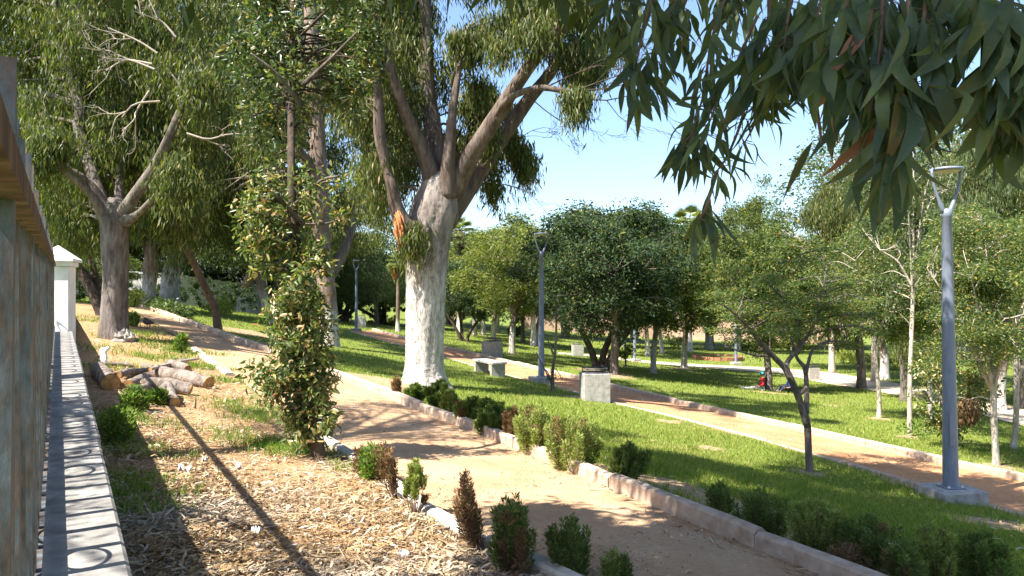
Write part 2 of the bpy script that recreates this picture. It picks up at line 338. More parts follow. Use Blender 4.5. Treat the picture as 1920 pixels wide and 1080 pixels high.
def kerb(l, m, seglen, h=.13, w=.1, far=None, gap=.012, side=1, jit=.006):
    """stones laid end to end along a line, each a box with worn, slightly uneven top"""
    g = MB(); d = np.r_[0, np.cumsum(np.linalg.norm(np.diff(l[:, :2], axis=0), axis=1))]; s = 0
    while s < d[-1]-.05:
        L = seglen(s)*(1+rng.uniform(-.12, .12)); e = min(s+L, d[-1])
        a = np.array([np.interp(s+gap, d, l[:, k]) for k in (0, 1)]); c_ = np.array([np.interp(e-gap, d, l[:, k]) for k in (0, 1)])
        t = (c_-a); ln = np.linalg.norm(t); t = t/(ln+1e-9); nrm = np.array([t[1], -t[0]])*side
        hh = h+rng.uniform(-jit, jit)*2; off = rng.uniform(-jit, jit); nn = max(2, int(ln/.35)+1)
        rows = []
        for q in np.linspace(0, 1, nn):
            p = a+(c_-a)*q+nrm*off; z = float(H(*p)); bev = .018 if (0 < q < 1) else .03
            o0, o1 = p, p+nrm*w
            rows.append([[*o0, z-.12], [*o0, z+hh-bev], [*(o0+nrm*bev), z+hh+rng.uniform(-.003, .003)], [*(o1-nrm*bev), z+hh+rng.uniform(-.003, .003)], [*o1, z+hh-bev], [*o1, z-.12]])
        V = np.array(rows); k = 6; i0 = (np.arange(nn-1)[:, None]*k+np.arange(k-1)[None]).ravel()
        Q = np.c_[i0, i0+1, i0+k+1, i0+k].tolist()
        for st in (0, (nn-1)*k): Q += [[st, st+1, st+4, st+5], [st+1, st+2, st+3, st+4]]
        g.add(V, Q); s = e
    return tag(g.build('kerb', m, smooth=False), kind='structure')
kerb(p1R, M['kerb'], lambda s: 1.9 if s < 19 else .3, .15, .11, gap=.004)
kerb(p1L[:6], M['kerb_old'], lambda s: 1.1, .09, .11, side=-1, jit=.02)
kerb(p1L[7:9], M['kerb_old'], lambda s: 1.3, .06, .16, side=-1)
kerb(p2R, M['kerb'], lambda s: 1.8 if s < 26 else .3, .14, .12, gap=.004)
kerb(p2L, M['kerb'], lambda s: 1.6, .03, .09, side=-1, gap=.004)
# ---------------------------------------------------------------- grass and litter (uncountable)
def samples(n, y0, y1, umax=.78, pw=0.):
    """points over the view wedge, as dense on screen everywhere"""
    a = rng.uniform(0, 1, n); y = 1/(1/y0+(1/y1-1/y0)*a); return rng.uniform(-umax, umax, n)*y, y
def blades(x, y, z, h, w, lean=.45):
    n = len(x); a = rng.uniform(0, 6.283, n); d = np.c_[np.cos(a), np.sin(a)]; le = rng.normal(0, lean, (n, 2))*h[:, None]
    base = np.c_[x, y, z-.01]; off = np.c_[d*w[:, None]/2, np.zeros(n)]
    midp = base+np.c_[le*.35, h*.6]; tip = base+np.c_[le, h*np.sqrt(np.maximum(.25, 1-lean**2))]
    V = np.stack([base-off, base+off, midp+off*.8, midp-off*.8, tip], 1).reshape(-1, 3); i = np.arange(n)*5
    return V, np.c_[i, i+1, i+2, i+3], np.c_[i+3, i+2, i+4]
M['grass'] = leafmat('grass blade', [(0, (.1, .15, .022)), (.4, (.165, .225, .036)), (.75, (.235, .285, .055)), (.92, (.3, .31, .08)), (1, (.42, .36, .15))], .4, .6, .2, (1.3, 1.5, .5), patch=([(0, (.16, .17, .04)), (.5, (.28, .26, .08)), (1, (.42, .35, .16))], .55, .54, .72))
M['grass_bed'] = leafmat('bed grass blade', [(0, (.07, .14, .02)), (.5, (.13, .22, .035)), (.85, (.2, .28, .06)), (1, (.4, .33, .14))], .4, .6, .2, (1.3, 1.5, .5))
x, y = samples(420000, 5.0, 75)
q1, q2, q3, qb = inside_any(x, y)
k = ~(q1 | q2 | q3 | qb); k &= (x*Wn[0]+y*Wn[1]) > .25
x, y = x[k], y[k]; so = soil_amount(x, y); pn = np.clip(.5+.35*np.sin(x*.9+np.sin(y*.7)*2)*np.sin(y*.6+1.3)+.3*np.sin(x*3.1+y*1.3)*np.sin(y*2.7-x*.8), 0, 1)
k = rng.uniform(0, 1, len(x)) > np.clip(so*1.25-.05, 0, .97); x, y, pn = x[k], y[k], pn[k]
for l, wd in ((p1R, .13), (p2R, .14), (p2L, .12)):
    k = dist_line(x, y, l) > wd; x, y, pn = x[k], y[k], pn[k]
h = rng.uniform(.035, .095, len(x))*(.75+.6*pn)*np.clip(y/30, 1, 1.6)
g = MB(); g.add(*blades(x, y, H(x, y), h, np.maximum(.006, y*.00075)))
tag(g.build('lawn_grass', M['grass']), 'short bright green grass covering the lawns between the paths', 'grass', kind='stuff')
# tufts in the bed: patches given by their middle
patches = [((450,760),.5,500),((520,835),.38,900),((560,850),.3,700),((470,775),.35,600),((500,790),.35,500),((345,660),.6,700),((300,672),.5,600),((385,690),.4,600),((415,715),.3,350),((470,840),.3,200),((430,815),.35,250),((280,640),.7,600),((250,625),.5,400),((300,560),1,300),((240,790),.4,700),((260,850),.35,500),((235,930),.22,500),((270,960),.18,260),((350,930),.1,80),((660,880),.2,180),((265,905),.25,300),((210,690),.5,400),((165,600),1.,500),((205,655),.7,300)]
g = MB()
for (px, py), r, n in patches:
    p = at(px, py); a = rng.uniform(0, 6.28, n); rr = r*np.sqrt(rng.uniform(0, 1, n))*(1+.4*np.sin(3*a+px)); xx, yy = p[0]+rr*np.cos(a)*1.3, p[1]+rr*np.sin(a)
    kk = (xx*Wn[0]+yy*Wn[1] > .23); xx, yy = xx[kk], yy[kk]
    g.add(*blades(xx, yy, H(xx, yy), rng.uniform(.05, .14, len(xx)), np.maximum(.007, yy*.0008), .5))
tag(g.build('bed_grass', M['grass_bed']), 'tufts of fresh green grass scattered over the litter bed by the wall', 'grass', kind='stuff')
M['litter'] = leafmat('fallen leaf', [(0, (.12, .07, .04)), (.25, (.24, .15, .075)), (.45, (.36, .24, .115)), (.65, (.43, .32, .18)), (.82, (.47, .38, .26)), (1, (.42, .38, .33))], .12, .7, .25, (1.2, 1, .7), patch=([(0, (.18, .135, .1)), (.5, (.36, .29, .21)), (1, (.5, .44, .36))], .9, .47, .62))
def flat_leaves(x, y, z, L, w, curl=.5, tilt=.3):
    n = len(x); a = rng.uniform(0, 6.283, n); d = np.c_[np.cos(a), np.sin(a), rng.normal(0, tilt, n)]; s = np.c_[-np.sin(a), np.cos(a), rng.normal(0, tilt*1.3, n)]
    b0 = np.c_[x, y, z]; c_ = rng.normal(0, curl, n)*L*.25; up = np.c_[np.zeros((n, 2)), np.abs(c_)]; side = s*(rng.normal(0, .25, n)*L)[:, None]
    L_, w_ = L[:, None], w[:, None]
    m1 = b0+d*L_*.33+up*.8+side*.5; m2 = b0+d*L_*.68+up*.9+side*.6; tp = b0+d*L_
    V = np.stack([b0, m1-s*w_/2, m1+s*w_/2, m2-s*w_*.42, m2+s*w_*.42, tp], 1).reshape(-1, 3); i = np.arange(n)*6
    return V, np.c_[i+1, i+2, i+4, i+3], np.r_[np.c_[i, i+2, i+1], np.c_[i+3, i+4, i+5]]
x, y = samples(760000, 3.2, 24, .75); q = in_poly(x, y, bed) & (x*Wn[0]+y*Wn[1] > .2); x, y = x[q], y[q]
d = dist_line(x, y, p1L); k = rng.uniform(0, 1, len(x)) < np.clip(1.15-y/19, .12, 1)*np.clip(.75+.6*np.sin(x*2.1+np.sin(y*1.7))*np.sin(y*1.9+x), .25, 1); x, y = x[k], y[k]
g = MB(); n = len(x); Ls = np.where(rng.uniform(0, 1, n) < .18, rng.uniform(.06, .12, n), rng.uniform(.015, .05, n))*np.clip(y/9, 1, 1.5)
g.add(*flat_leaves(x, y, H(x, y)+rng.uniform(.0, .03, n), Ls, Ls*rng.uniform(.1, .2, n), .4, .2))
xs, ys_ = samples(5000, 3.3, 20, .75); kk = in_poly(xs, ys_, bed) & (xs*Wn[0]+ys_*Wn[1] > .25)
for x_, y_ in zip(xs[kk][:900], ys_[kk][:900]):
    a = rng.uniform(0, 6.283); L = rng.uniform(.08, .35); p = np.array([x_, y_, float(H(x_, y_))+.02]); e = p+np.array([math.cos(a)*L, math.sin(a)*L, rng.uniform(0, .05)]); g.tube([p, (p+e)/2+rng.normal(0, L*.07, 3)*[1, 1, .3], e], [.0035, .003, .0015], 4, cap=False)
tag(g.build('leaf_litter', M['litter']), 'thick litter of dry tan gum leaves and bark strips on the bed by the wall', 'leaf litter', kind='stuff')
x, y = samples(26000, 3.5, 40, .75); q1, q2, q3, qb = inside_any(x, y); d1 = np.minimum(dist_line(x, y, p1R), dist_line(x, y, p1L)); d2 = np.minimum(dist_line(x, y, p2R), dist_line(x, y, p2L))
pr = np.where(q1, .035+.75*np.exp(-(d1/.2)**2), np.where(q2, .03+.4*np.exp(-(d2/.18)**2), np.where(qb, 0, .13+.5*np.exp(-(d1/.3)**2))))
k = rng.uniform(0, 1, len(x)) < pr; x, y = x[k], y[k]; n = len(x); Ls = rng.uniform(.04, .11, n)
g = MB(); g.add(*flat_leaves(x, y, H(x, y)+.022, Ls, Ls*rng.uniform(.12, .22, n), .4, .15))
tag(g.build('fallen_leaves', M['litter']), 'scattered dry leaves blown along the kerbs of the sandy paths', 'fallen leaves', kind='stuff')
x, y = samples(90000, 3.6, 30, .75); q1, q2, q3, qb = inside_any(x, y); k = (q1 | q2) & (rng.uniform(0, 1, len(x)) < .45); x, y = x[k], y[k]; n = len(x)
r_ = rng.uniform(.002, .006, n)*np.where(rng.uniform(0, 1, n) < .05, 2.2, 1)*np.clip(y/8, 1, 2); z = H(x, y)+.02; a = rng.uniform(0, 6.28, n)
V = np.stack([np.c_[x+r_*np.cos(a+t)*1.3, y+r_*np.sin(a+t), z-.004] for t in (0, 1.6, 3.1, 4.7)]+[np.c_[x+r_*.3, y, z+r_*.9]], 1).reshape(-1, 3); i = np.arange(n)*5
M['grit'] = leafmat('grit', [(0, (.14, .09, .06)), (.5, (.36, .25, .17)), (1, (.55, .46, .37))], .0, .9, .1)
tag(MB().add(V, None, np.concatenate([np.c_[i+j, i+(j+1) % 4, i+4] for j in range(4)])).build('path_grit', M['grit'], smooth=False), 'loose grit and pebbles strewn over the sandy paths', 'grit', kind='stuff')
print('ground', len(bpy.data.objects))
# ---------------------------------------------------------------- wall, fence, pillar
M['coping'] = simple('weathered concrete coping', [(.3, (.12, .116, .11)), (.5, (.215, .208, .2)), (.7, (.31, .302, .29))], 9, .85, .25, .35, .008)
M['limewall'] = simple('limewashed render', [(.3, (.62, .61, .59)), (.6, (.78, .77, .75))], 4, .9, .15, .25, .01)
def rust_paint():
    m, nt, b = mat('rusty blue grey paint'); v = coord(nt, (1, 1, .35), 'Object'); oi = N(nt, 'ShaderNodeObjectInfo')
    ad = N(nt, 'ShaderNodeVectorMath', operation='ADD'); nt.links.new(v, ad.inputs[0]); nt.links.new(oi.outputs['Location'], ad.inputs[1])
    n1 = noise(nt, 22, 9, ad.outputs[0], .75); n2 = noise(nt, 60, 5, ad.outputs[0])
    paint = ramp(nt, [(.3, (.04, .055, .066)), (.6, (.1, .122, .135))], n2); rust = ramp(nt, [(.3, (.035, .024, .018)), (.6, (.12, .072, .046))], n2)
    c = mix(nt, paint, rust, ramp(nt, [(.42, (0, 0, 0)), (.58, (.9, .9, .9))], n1)); nt.links.new(c, b.inputs['Base Color']); b.inputs['Roughness'].default_value = .65; bump(nt, b, n1, .5, .004); return m
M['rust_paint'] = rust_paint()
M['rust'] = simple('rusted iron', [(.3, (.03, .018, .012)), (.48, (.09, .052, .032)), (.65, (.19, .115, .068))], 16, .8, .3, .6, .004, (1, 1, .4))
def wall_run(n0, n1, z0f, z1f, ss, g):
    rows = []
    for s in ss:
        a, b_ = wall_pt(n0, s), wall_pt(n1, s); y = wall_pt(0, s)[1]
        zt = wall_z(min(y, 40))+z1f; zb = z0f if z0f < -5 else wall_z(min(y, 40))+z0f
        rows.append([[*a, zb], [*a, zt-.01], [*(a+Wn*.012), zt], [*(b_-Wn*.012), zt], [*b_, zt-.01], [*b_, zb]])
    V = np.array(rows); nn = len(ss); k = 6; i0 = (np.arange(nn-1)[:, None]*k+np.arange(k-1)[None]).ravel(); Q = np.c_[i0, i0+1, i0+k+1, i0+k].tolist()
    for st in (0, (nn-1)*k): Q += [[st, st+1, st+4, st+5], [st+1, st+2, st+3, st+4]]
    g.add(V, Q)
wt = thing('low_wall', (*wall_pt(0, 3), -1.6), 'long low concrete wall with flat grey coping under the rusty fence', 'wall')
wo = np.array(wt.location)
g = MB(); wall_run(-.17, .16, -6, -.075, np.linspace(-6, 34, 41), g); ob = g.build('wall_body', M['limewall'], wt, False); ob.location = -Vector(wo)
g = MB(); edges = [-6, -4.6, -3.1, -1.6, -.1, 1.5, 3.02, 4.6, 6.1, 7.7, 9.2, 10.8, 13.15]
for a, b_ in zip(edges[:-1], edges[1:]): wall_run(-.2, .19+rng.uniform(-.004, .004), -.075, rng.uniform(-.002, .002), np.linspace(a+.003, b_-.003, 4), g)
wall_run(-.2, .19, -.075, 0, np.linspace(13.6, 34, 20), g)
ob = g.build('coping', M['coping'], wt, False); ob.location = -Vector(wo)
ft = thing('iron_fence', (*wall_pt(-.06, 0), wall_z(0)), 'rusty blue grey iron picket fence with pointed bars standing on the low wall', 'fence')
fo = np.array(ft.location); rz = math.atan2(Wd[1], Wd[0])
def bar_on_wall(name, m, n0, n1, h0, h1, s0, s1):
    g = MB(); rows = []
    for s in np.linspace(s0, s1, 30):
        a, b_ = wall_pt(n0, s), wall_pt(n1, s); z = wall_z(wall_pt(0, s)[1]); rows.append([[*a, z+h0], [*a, z+h1], [*b_, z+h1], [*b_, z+h0]])
    V = np.array(rows)-fo; i0 = (np.arange(29)[:, None]*4+np.arange(4)[None]); j = (np.arange(4)+1) % 4; Q = np.stack([i0, i0//4*4+j, i0//4*4+j+4, i0+4], -1).reshape(-1, 4).tolist()+[[0,1,2,3],[116,117,118,119]]
    return g.add(V, Q).build(name, m, ft, False)
bar_on_wall('rail', M['rust'], -.078, -.03, .955, .985, -1.2, 13.1)
bar_on_wall('rail', M['rust_paint'], -.078, -.038, .045, .085, -1.2, 13.1)
w, tk = .034, .02
g = MB(); V = []
for z, f in ((.085, 1), (1.0, 1), (1.045, .9), (1.11, .12)):
    V += [[-w/2*f, -tk/2, z], [w/2*f, -tk/2, z], [w/2*f, tk/2, z], [-w/2*f, tk/2, z]]
Q = [[i*4+j, i*4+(j+1) % 4, i*4+4+(j+1) % 4, i*4+4+j] for i in range(3) for j in range(4)]+[[12, 13, 14, 15]]
g.add(V, Q); pk = None; ring = None; leg = None
for i, s in enumerate(np.arange(-1.0, 13.05, .2)):
    p = wall_pt(-.06, s); y = wall_pt(0, s)[1]
    if pk is None: pk = g.build('picket', M['rust_paint'], ft, False); o = pk
    else: o = pk.copy(); C.objects.link(o); o.parent = ft
    o.location = Vector((p[0], p[1], wall_z(y)))-Vector(fo); o.rotation_euler = (rng.normal(0, .004), rng.normal(0, .004), rz+rng.normal(0, .03))
    if i % 2 == 0 and i not in (20, 22, 28, 38):
        p = wall_pt(-.06, s+.1); y = wall_pt(0, s+.1)[1]
        if ring is None:
            a = np.linspace(0, 2*math.pi, 33); gr = MB(); gr.tube(np.c_[.092*np.cos(a), 0*a, .092*np.sin(a)], .0065, 6, cap=False); ring = gr.build('ring', M['rust_paint'], ft); o = ring
        else: o = ring.copy(); C.objects.link(o); o.parent = ft
        o.location = Vector((p[0], p[1], wall_z(y)+.18))-Vector(fo); o.rotation_euler = (0, 0, rz)
    if i % 9 == 4:
        p = wall_pt(-.06, s); gl = MB(); gl.box((0, 0, .02), (.03, .03, .07)); o = gl.build('foot', M['rust'], ft, False); o.location = Vector((p[0], p[1], wall_z(y)))-Vector(fo); o.rotation_euler = (0, 0, rz)
s_p = 13.38; pp = wall_pt(.0, s_p); pz = wall_z(pp[1])
pt = thing('gate_pillar', (pp[0], pp[1], pz), 'white square pillar with pyramid cap at the end of the low wall', 'pillar', rz=rz-.27)
g = MB(); g.box((0, 0, .2), (.36, .38, 1.5)); g.build('shaft', M['limewall'], pt, False, bevel=.012)
g = MB(); g.box((0, 0, .985), (.42, .44, .07)); g.build('moulding', M['limewall'], pt, False, bevel=.01)
g = MB(); g.add([[-.25, -.26, 1.022], [.25, -.26, 1.022], [.25, .26, 1.022], [-.25, .26, 1.022], [-.25, -.26, 1.06], [.25, -.26, 1.06], [.25, .26, 1.06], [-.25, .26, 1.06], [0, 0, 1.27]],
  [[0,1,5,4],[1,2,6,5],[2,3,7,6],[3,0,4,7],[3,2,1,0]], [[4,5,8],[5,6,8],[6,7,8],[7,4,8]]); g.build('cap', M['limewall'], pt, False)
M['shadewall'] = simple('limewash with tree shade', [(.3, (.2, .19, .17)), (.5, (.32, .31, .285)), (.7, (.46, .45, .42))], 1.2, .9, .15, .25, .01)  # patchy greys put the shade of the trees into the limewash colour
# far boundary wall, left, and pink one far right
def far_wall(pts, h, m, label, name='boundary_wall', col='wall', th=.3):
    t = thing(name, ground(*pts[0][:2]), label, col); o0 = np.array(t.location); g = MB(); gc = MB()
    for a, b_ in zip(pts[:-1], pts[1:]):
        a = np.array(a[:2], float); b_ = np.array(b_[:2], float); n = 10; d = (b_-a); nr = np.array([-d[1], d[0]])/np.linalg.norm(d)
        for q in range(n):
            p0 = a+d*q/n; p1 = a+d*(q+1)/n; z = float(min(H(*p0), H(*p1))); c_ = (p0+p1)/2; r_ = math.atan2(d[1], d[0]); L = np.linalg.norm(p1-p0)
            g.box((c_[0]-o0[0], c_[1]-o0[1], z+h/2-.5-o0[2]), (L*.998, th, h+1), r_)
            gc.box((c_[0]-o0[0], c_[1]-o0[1], z+h+.05-o0[2]), (L*.998, th+.1, .1), r_)
    g.build('wall_body', m, t, False); gc.build('coping', m, t, False); return t
M['pinkwall'] = simple('pinkish rendered wall', [(.3, (.42, .27, .2)), (.7, (.58, .42, .33))], 3, .9, .1, .2)
far_wall([P(120, 560, 50)[:2], P(330, 560, 47)[:2], P(520, 560, 52)[:2]], 1.8, M['shadewall'], 'far whitewashed perimeter wall behind the leaning tree at left')
far_wall([P(980, 600, 95)[:2], P(1250, 600, 98)[:2], P(1560, 600, 96)[:2]], 2.6, M['pinkwall'], 'far pinkish rendered wall glimpsed between white tree trunks')
# ---------------------------------------------------------------- lamps
M['lampblue'] = simple('blue grey lamp paint', [(.3, (.12, .145, .2)), (.55, (.17, .2, .265)), (.7, (.2, .235, .3))], 12, .42, .5, .08, .004, (1, 1, .3))
M['conc'] = simple('pale concrete', [(.3, (.19, .183, .17)), (.5, (.31, .3, .28)), (.7, (.42, .405, .375))], 10, .9, .2, .35, .006)
M['conc_lit'] = simple('sunlit concrete', [(.3, (.5, .48, .44)), (.7, (.7, .68, .63))], 10, .9, .2, .3, .006)  # brighter copy of the concrete with sunlight put into its colour, assigned nowhere
M['lens'] = simple('milky lamp glass', [(.3, (.5, .48, .42)), (.7, (.6, .58, .52))], 4, .3, .5, 0)
M['dark_steel'] = simple('dark steel', [(.3, (.03, .035, .04)), (.7, (.07, .075, .085))], 20, .5, .5, .1, .003)
lt = thing('street_lamp', (0, 0, 0), 'x', 'street lamp')
g = MB(); g.box((0, 0, .07), (.62, .62, .2)); g.build('plinth', M['conc'], lt, False, bevel=.015)
g = MB(); g.box((0, 0, .18), (.24, .24, .02)); g.lathe([(.098, .185), (.095, .6), (.085, 1.5), (.074, 2.6), (.062, 3.75), (.066, 3.755), (.066, 3.85), (.0, 3.87)], seg=12); g.build('pole', M['lampblue'], lt)
g = MB(); [g.lathe([(.022, .17), (.022, .2), (.012, .2), (.012, .215), (0, .216)], (sx*.095, sy*.095, 0), 6) for sx in (-1, 1) for sy in (-1, 1)]; g.build('bolts', M['lens'], lt)
g = MB(); g.box((-.03, -.093, .95), (.085, .012, .42)); g.build('hatch', M['lampblue'], lt, False, bevel=.004)
for sx in (-1, 1):
    g = MB(); g.tube(smooth_line([(0.03*sx, 0, 3.78), (.12*sx, 0, 4.0), (.185*sx, 0, 4.2), (.205*sx, 0, 4.38)], 10), [.03]*3+[.019]*7, 8); g.build('arm', M['lampblue'], lt)
hd = MB().lathe([(0, 4.35), (.17, 4.352), (.205, 4.362), (.212, 4.378), (.2, 4.395), (.1, 4.41), (0, 4.413)], seg=28).build('lamp_head', M['lampblue'], lt)
MB().lathe([(0, 4.34), (.15, 4.343), (.165, 4.352)], seg=24).build('lens', M['lens'], hd)
def put_lamp(px, py, label, rz=0., first=False, sc=1., tilt=0):
    p = at(px, py)
    o = lt if first else copy_tree(lt, p, rz, (sc,)*3)
    if first: o.location = p; o.rotation_euler = (0, 0, rz)
    o['label'] = label; o['group'] = 'street lamps in the park'; return o
l1 = put_lamp(1783, 938, 'tall blue grey lamp post on concrete plinth beside the reddish path, nearest of all', .12, True); l1.rotation_euler = (0, R(-.9), .12)
put_lamp(1015, 717, 'blue lamp post between the concrete bench and the concrete bin with a sapling', .3)
put_lamp(1190, 678, 'slim pale blue lamp post standing alone on far sunlit lawn', .5, sc=.93)
put_lamp(1380, 684, 'slim blue lamp post left of the people sitting under the tree', .1, sc=.93)
put_lamp(668, 621, 'dark lamp post by the far bin at the end of the reddish path', .2, sc=.84)
# ---------------------------------------------------------------- concrete bins, bench
bt = thing('litter_bin', (0, 0, 0), 'x', 'litter bin')
g = MB(); a, b_ = .31, .25; h = .66
g.add([[-a,-a,-.06],[a,-a,-.06],[a,a,-.06],[-a,a,-.06],[-a,-a,h],[a,-a,h],[a,a,h],[-a,a,h],[-b_,-b_,h],[b_,-b_,h],[b_,b_,h],[-b_,b_,h],[-b_,-b_,.1],[b_,-b_,.1],[b_,b_,.1],[-b_,b_,.1]],
  [[0,1,5,4],[1,2,6,5],[2,3,7,6],[3,0,4,7],[4,5,9,8],[5,6,10,9],[6,7,11,10],[7,4,8,11],[8,9,13,12],[9,10,14,13],[10,11,15,14],[11,8,12,15],[12,13,14,15]])
g.build('body', M['conc'], bt, False, bevel=.012)
g = MB()
for sx in (-1, 1):
    for sy in (-1, 1): g.tube([(sx*.24, sy*.24, h-.03), (sx*.24, sy*.24, h+.115)], .011, 6)
for p0, p1 in (((-.25,-.25),(.25,-.25)),((.25,-.25),(.25,.25)),((.25,.25),(-.25,.25)),((-.25,.25),(-.25,-.25))):
    g.tube([(*p0, h+.115), (*p1, h+.115)], .016, 6); g.tube([(*p0, h+.012), (*p1, h+.012)], .013, 6)
g.build('frame', M['dark_steel'], bt)
MB().box((0, 0, h-.08), (.47, .47, .02)).build('dark_hole', M['dark_steel'], bt, False)  # dark plate standing in for the shade inside the hollow bin
def put_bin(px, py, label, rz, first=False, sc=1, lit=False):
    o = bt if first else copy_tree(bt, (0, 0, 0), rz, (sc,)*3)
    o.location = at(px, py); o.rotation_euler = (0, 0, rz); o['label'] = label; o['group'] = 'concrete litter bins'
    return o
put_bin(1115, 751, 'grey concrete litter bin with dark metal frame, nearest on the reddish path', .12, True)
put_bin(923, 672, 'beige concrete litter bin behind the bench across the reddish path', .45, sc=1.02)
put_bin(1083, 668, 'brightly sunlit white concrete litter bin on the far lawn', .1, sc=.98)
put_bin(677, 614, 'small distant grey concrete litter bin by the dark lamp post', .2)
put_bin(1522, 712, 'sunlit white concrete litter bin beside the pale far path', .15, sc=.85)
p = at(935, 707); ax = np.array([-.42, .907]); rzb = math.atan2(ax[1], ax[0])
be = thing('park_bench', p, 'low grey concrete slab bench on two block legs beside the reddish path', 'bench', rz=rzb)
g = MB(); g.box((.72, 0, .42), (1.62, .48, .07)); g.build('seat', M['conc'], be, False, bevel=.01)
for xx in (.08, 1.36): MB().box((xx, 0, .17), (.13, .46, .43)).build('leg', M['conc'], be, False, bevel=.01)
# far picnic bench/table glimpsed on far lawn, low brick planter
M['brick'] = simple('brick', [(.3, (.25, .1, .06)), (.7, (.42, .2, .12))], 8, .9, .1, .3)
pl = thing('brick_planter', at(1345, 674), 'low round edged brick planter on the far lawn left of the person tree', 'planter')
g = MB(); a = np.linspace(0, 2*math.pi, 25)
for i in range(24):
    g.box((1.6*math.cos(a[i]), 1.6*math.sin(a[i]), .06), (.2, .4, .38), a[i], m=0)
g.build('rim', M['brick'], pl, False); MB().lathe([(0, .2), (1.5, .16)], seg=24).build('soil', M['ground'], pl)
# ---------------------------------------------------------------- logs
M['cut'] = simple('sawn end grain', [(.3, (.2, .1, .04)), (.5, (.38, .22, .09)), (.7, (.52, .34, .17))], 14, .85, .15, .3, .004)
def log(p0, p1, r, label, lift0=0., lift1=0., r1=None, bend=.03, end0=True, end1=True, m='bark_log'):
    a, b_ = at(*p0), at(*p1); a[2] += r*.8+lift0; b_[2] += (r1 or r)*.8+lift1; c_ = (a+b_)/2
    t = thing('cut_log', (c_[0], c_[1], c_[2]-r*.8), label, 'log', 'cut logs and branches heaped by the wall'); o0 = np.array(t.location)
    mid = c_+np.array([0, 0, bend])+rng.normal(0, .02, 3); line_ = smooth_line([a, mid, b_], 14)-o0; rad = np.linspace(r, r1 or r, 14)*(1+.05*np.sin(np.arange(14)*1.3))
    MB().tube(line_, rad, 16, cap=False, lump=.1).build('bark', M[m], t)
    for q, (e, pt_, nb, rr) in enumerate(((end0, line_[0], line_[1], rad[0]), (end1, line_[-1], line_[-2], rad[-1]))):
        if e:
            d = pt_-nb; d /= np.linalg.norm(d); g = MB(); g.tube([pt_-d*.012, pt_+d*.004], [rr*1.0, rr*.97], 14); g.build('cut_end', M['cut'], t, False)
    return t
log((392, 729), (285, 708), .105, 'thick sunlit log with round tan cut end pointing at the path', .0, .0)
log((358, 741), (266, 731), .088, 'pale split log lying across the front of the heap')
log((297, 762), (312, 740), .062, 'short log with small round tan end facing the camera', 0, .06)
log((328, 763), (314, 741), .068, 'short forked log with ragged tan end beside the small round one', 0, .08)
log((208, 732), (184, 704), .12, 'thick shaded log with dark brown end nearest the wall', 0, 0)
log((242, 733), (274, 718), .085, 'dark shaded log stub between the wall side log and the front log')
log((303, 699), (268, 692), .06, 'short dark log behind the heap beside green tufts', .02)
log((345, 692), (322, 700), .055, 'small upright tilted log end at the back of the heap', .1, .02)
log((233, 708), (298, 701), .045, 'long thin pale branch lying along the back of the heap', .05, .08, .03)
log((282, 712), (372, 703), .03, 'bare thin branch resting over the thick sunlit log', .14, .26, .02, m='twig_dead')
log((250, 742), (292, 728), .06, 'short dark log wedged under the front pale log', .0)
log((318, 706), (352, 716), .07, 'knotty log stub lying on top of the thick sunlit log', .16, .14)
log((222, 712), (262, 704), .05, 'thin dry log on the wall side of the heap', .03)
log((190, 687), (250, 692), .04, 'thin pale fallen branch left of the heap near the wall', 0, .03, .03)
g = MB(); b0 = at(194, 684); tw = thing('white_branch', b0, 'short knobbly whitewashed branch stub lying beside the wall shade', 'branch')
g.tube(smooth_line([(0, 0, .02), (-.05, .1, .1), (-.1, .18, .2), (-.12, .2, .27)], 10), [.05, .055, .05, .06, .05, .05, .06, .06, .05, .03], 10, lump=.12); g.tube(smooth_line([(-.09, .16, .17), (-.02, .15, .25), (0, .17, .28)], 6), .03, 8, lump=.1)
g.build('wood', M['limewall'], tw)
st = thing('broken_stick', at(366, 766), 'short broken brown stick upright in the litter in front of the logs', 'stick'); MB().tube([(0, 0, -.03), (.004, 0, .08), (.0, .01, .16)], [.012, .011, .008], 7, lump=.1).build('wood', M['bark_brown'], st)
# ---------------------------------------------------------------- small litter
M['paper'] = simple('crumpled white paper', [(.3, (.62, .62, .62)), (.7, (.8, .8, .8))], 14, .8, .2, .5, .01)
M['plastic_blue'] = simple('blue plastic', [(.3, (.1, .25, .6)), (.7, (.15, .35, .7))], 8, .3, .5, 0)
M['stone'] = simple('pale stone', [(.3, (.17, .155, .135)), (.7, (.34, .315, .28))], 10, .9, .2, .5, .02)
def scrap(px, py, L, w, label):
    t = thing('paper_scrap', at(px, py), label, 'litter', 'paper scraps on the bed'); g = MB(); n = 6; V = []
    for i in range(n):
        for j in range(n): V.append([(i/(n-1)-.5)*L, (j/(n-1)-.5)*w, .025+.02*rng.normal()])
    Q = [[i*n+j, i*n+j+1, (i+1)*n+j+1, (i+1)*n+j] for i in range(n-1) for j in range(n-1)]
    ob = g.add(V, Q).build('sheet', M['paper'], t); ob.rotation_euler = (0, 0, rng.uniform(0, 3)); sm = ob.modifiers.new('thickness', 'SOLIDIFY'); sm.thickness = .003; return t
scrap(347, 886, .1, .05, 'flat white paper scrap on the litter by the thin rail shadow')
scrap(480, 1003, .07, .06, 'crumpled white paper scrap in the middle of the near litter')
scrap(384, 868, .05, .05, 'small white paper scrap on litter left of the green tuft')
scrap(448, 880, .06, .05, 'white paper scrap in front of the leafy climber stump')
bo = thing('crushed_bottle', at(752, 1040), 'small crushed clear plastic bottle with blue label on the litter', 'bottle'); bo.rotation_euler = (R(72), 0, .5)
MB().lathe([(0, 0), (.026, .003), (.028, .03), (.02, .05), (.027, .075), (.024, .095), (.011, .115), (.011, .128), (0, .129)], seg=12).build('body', M['paper'], bo)
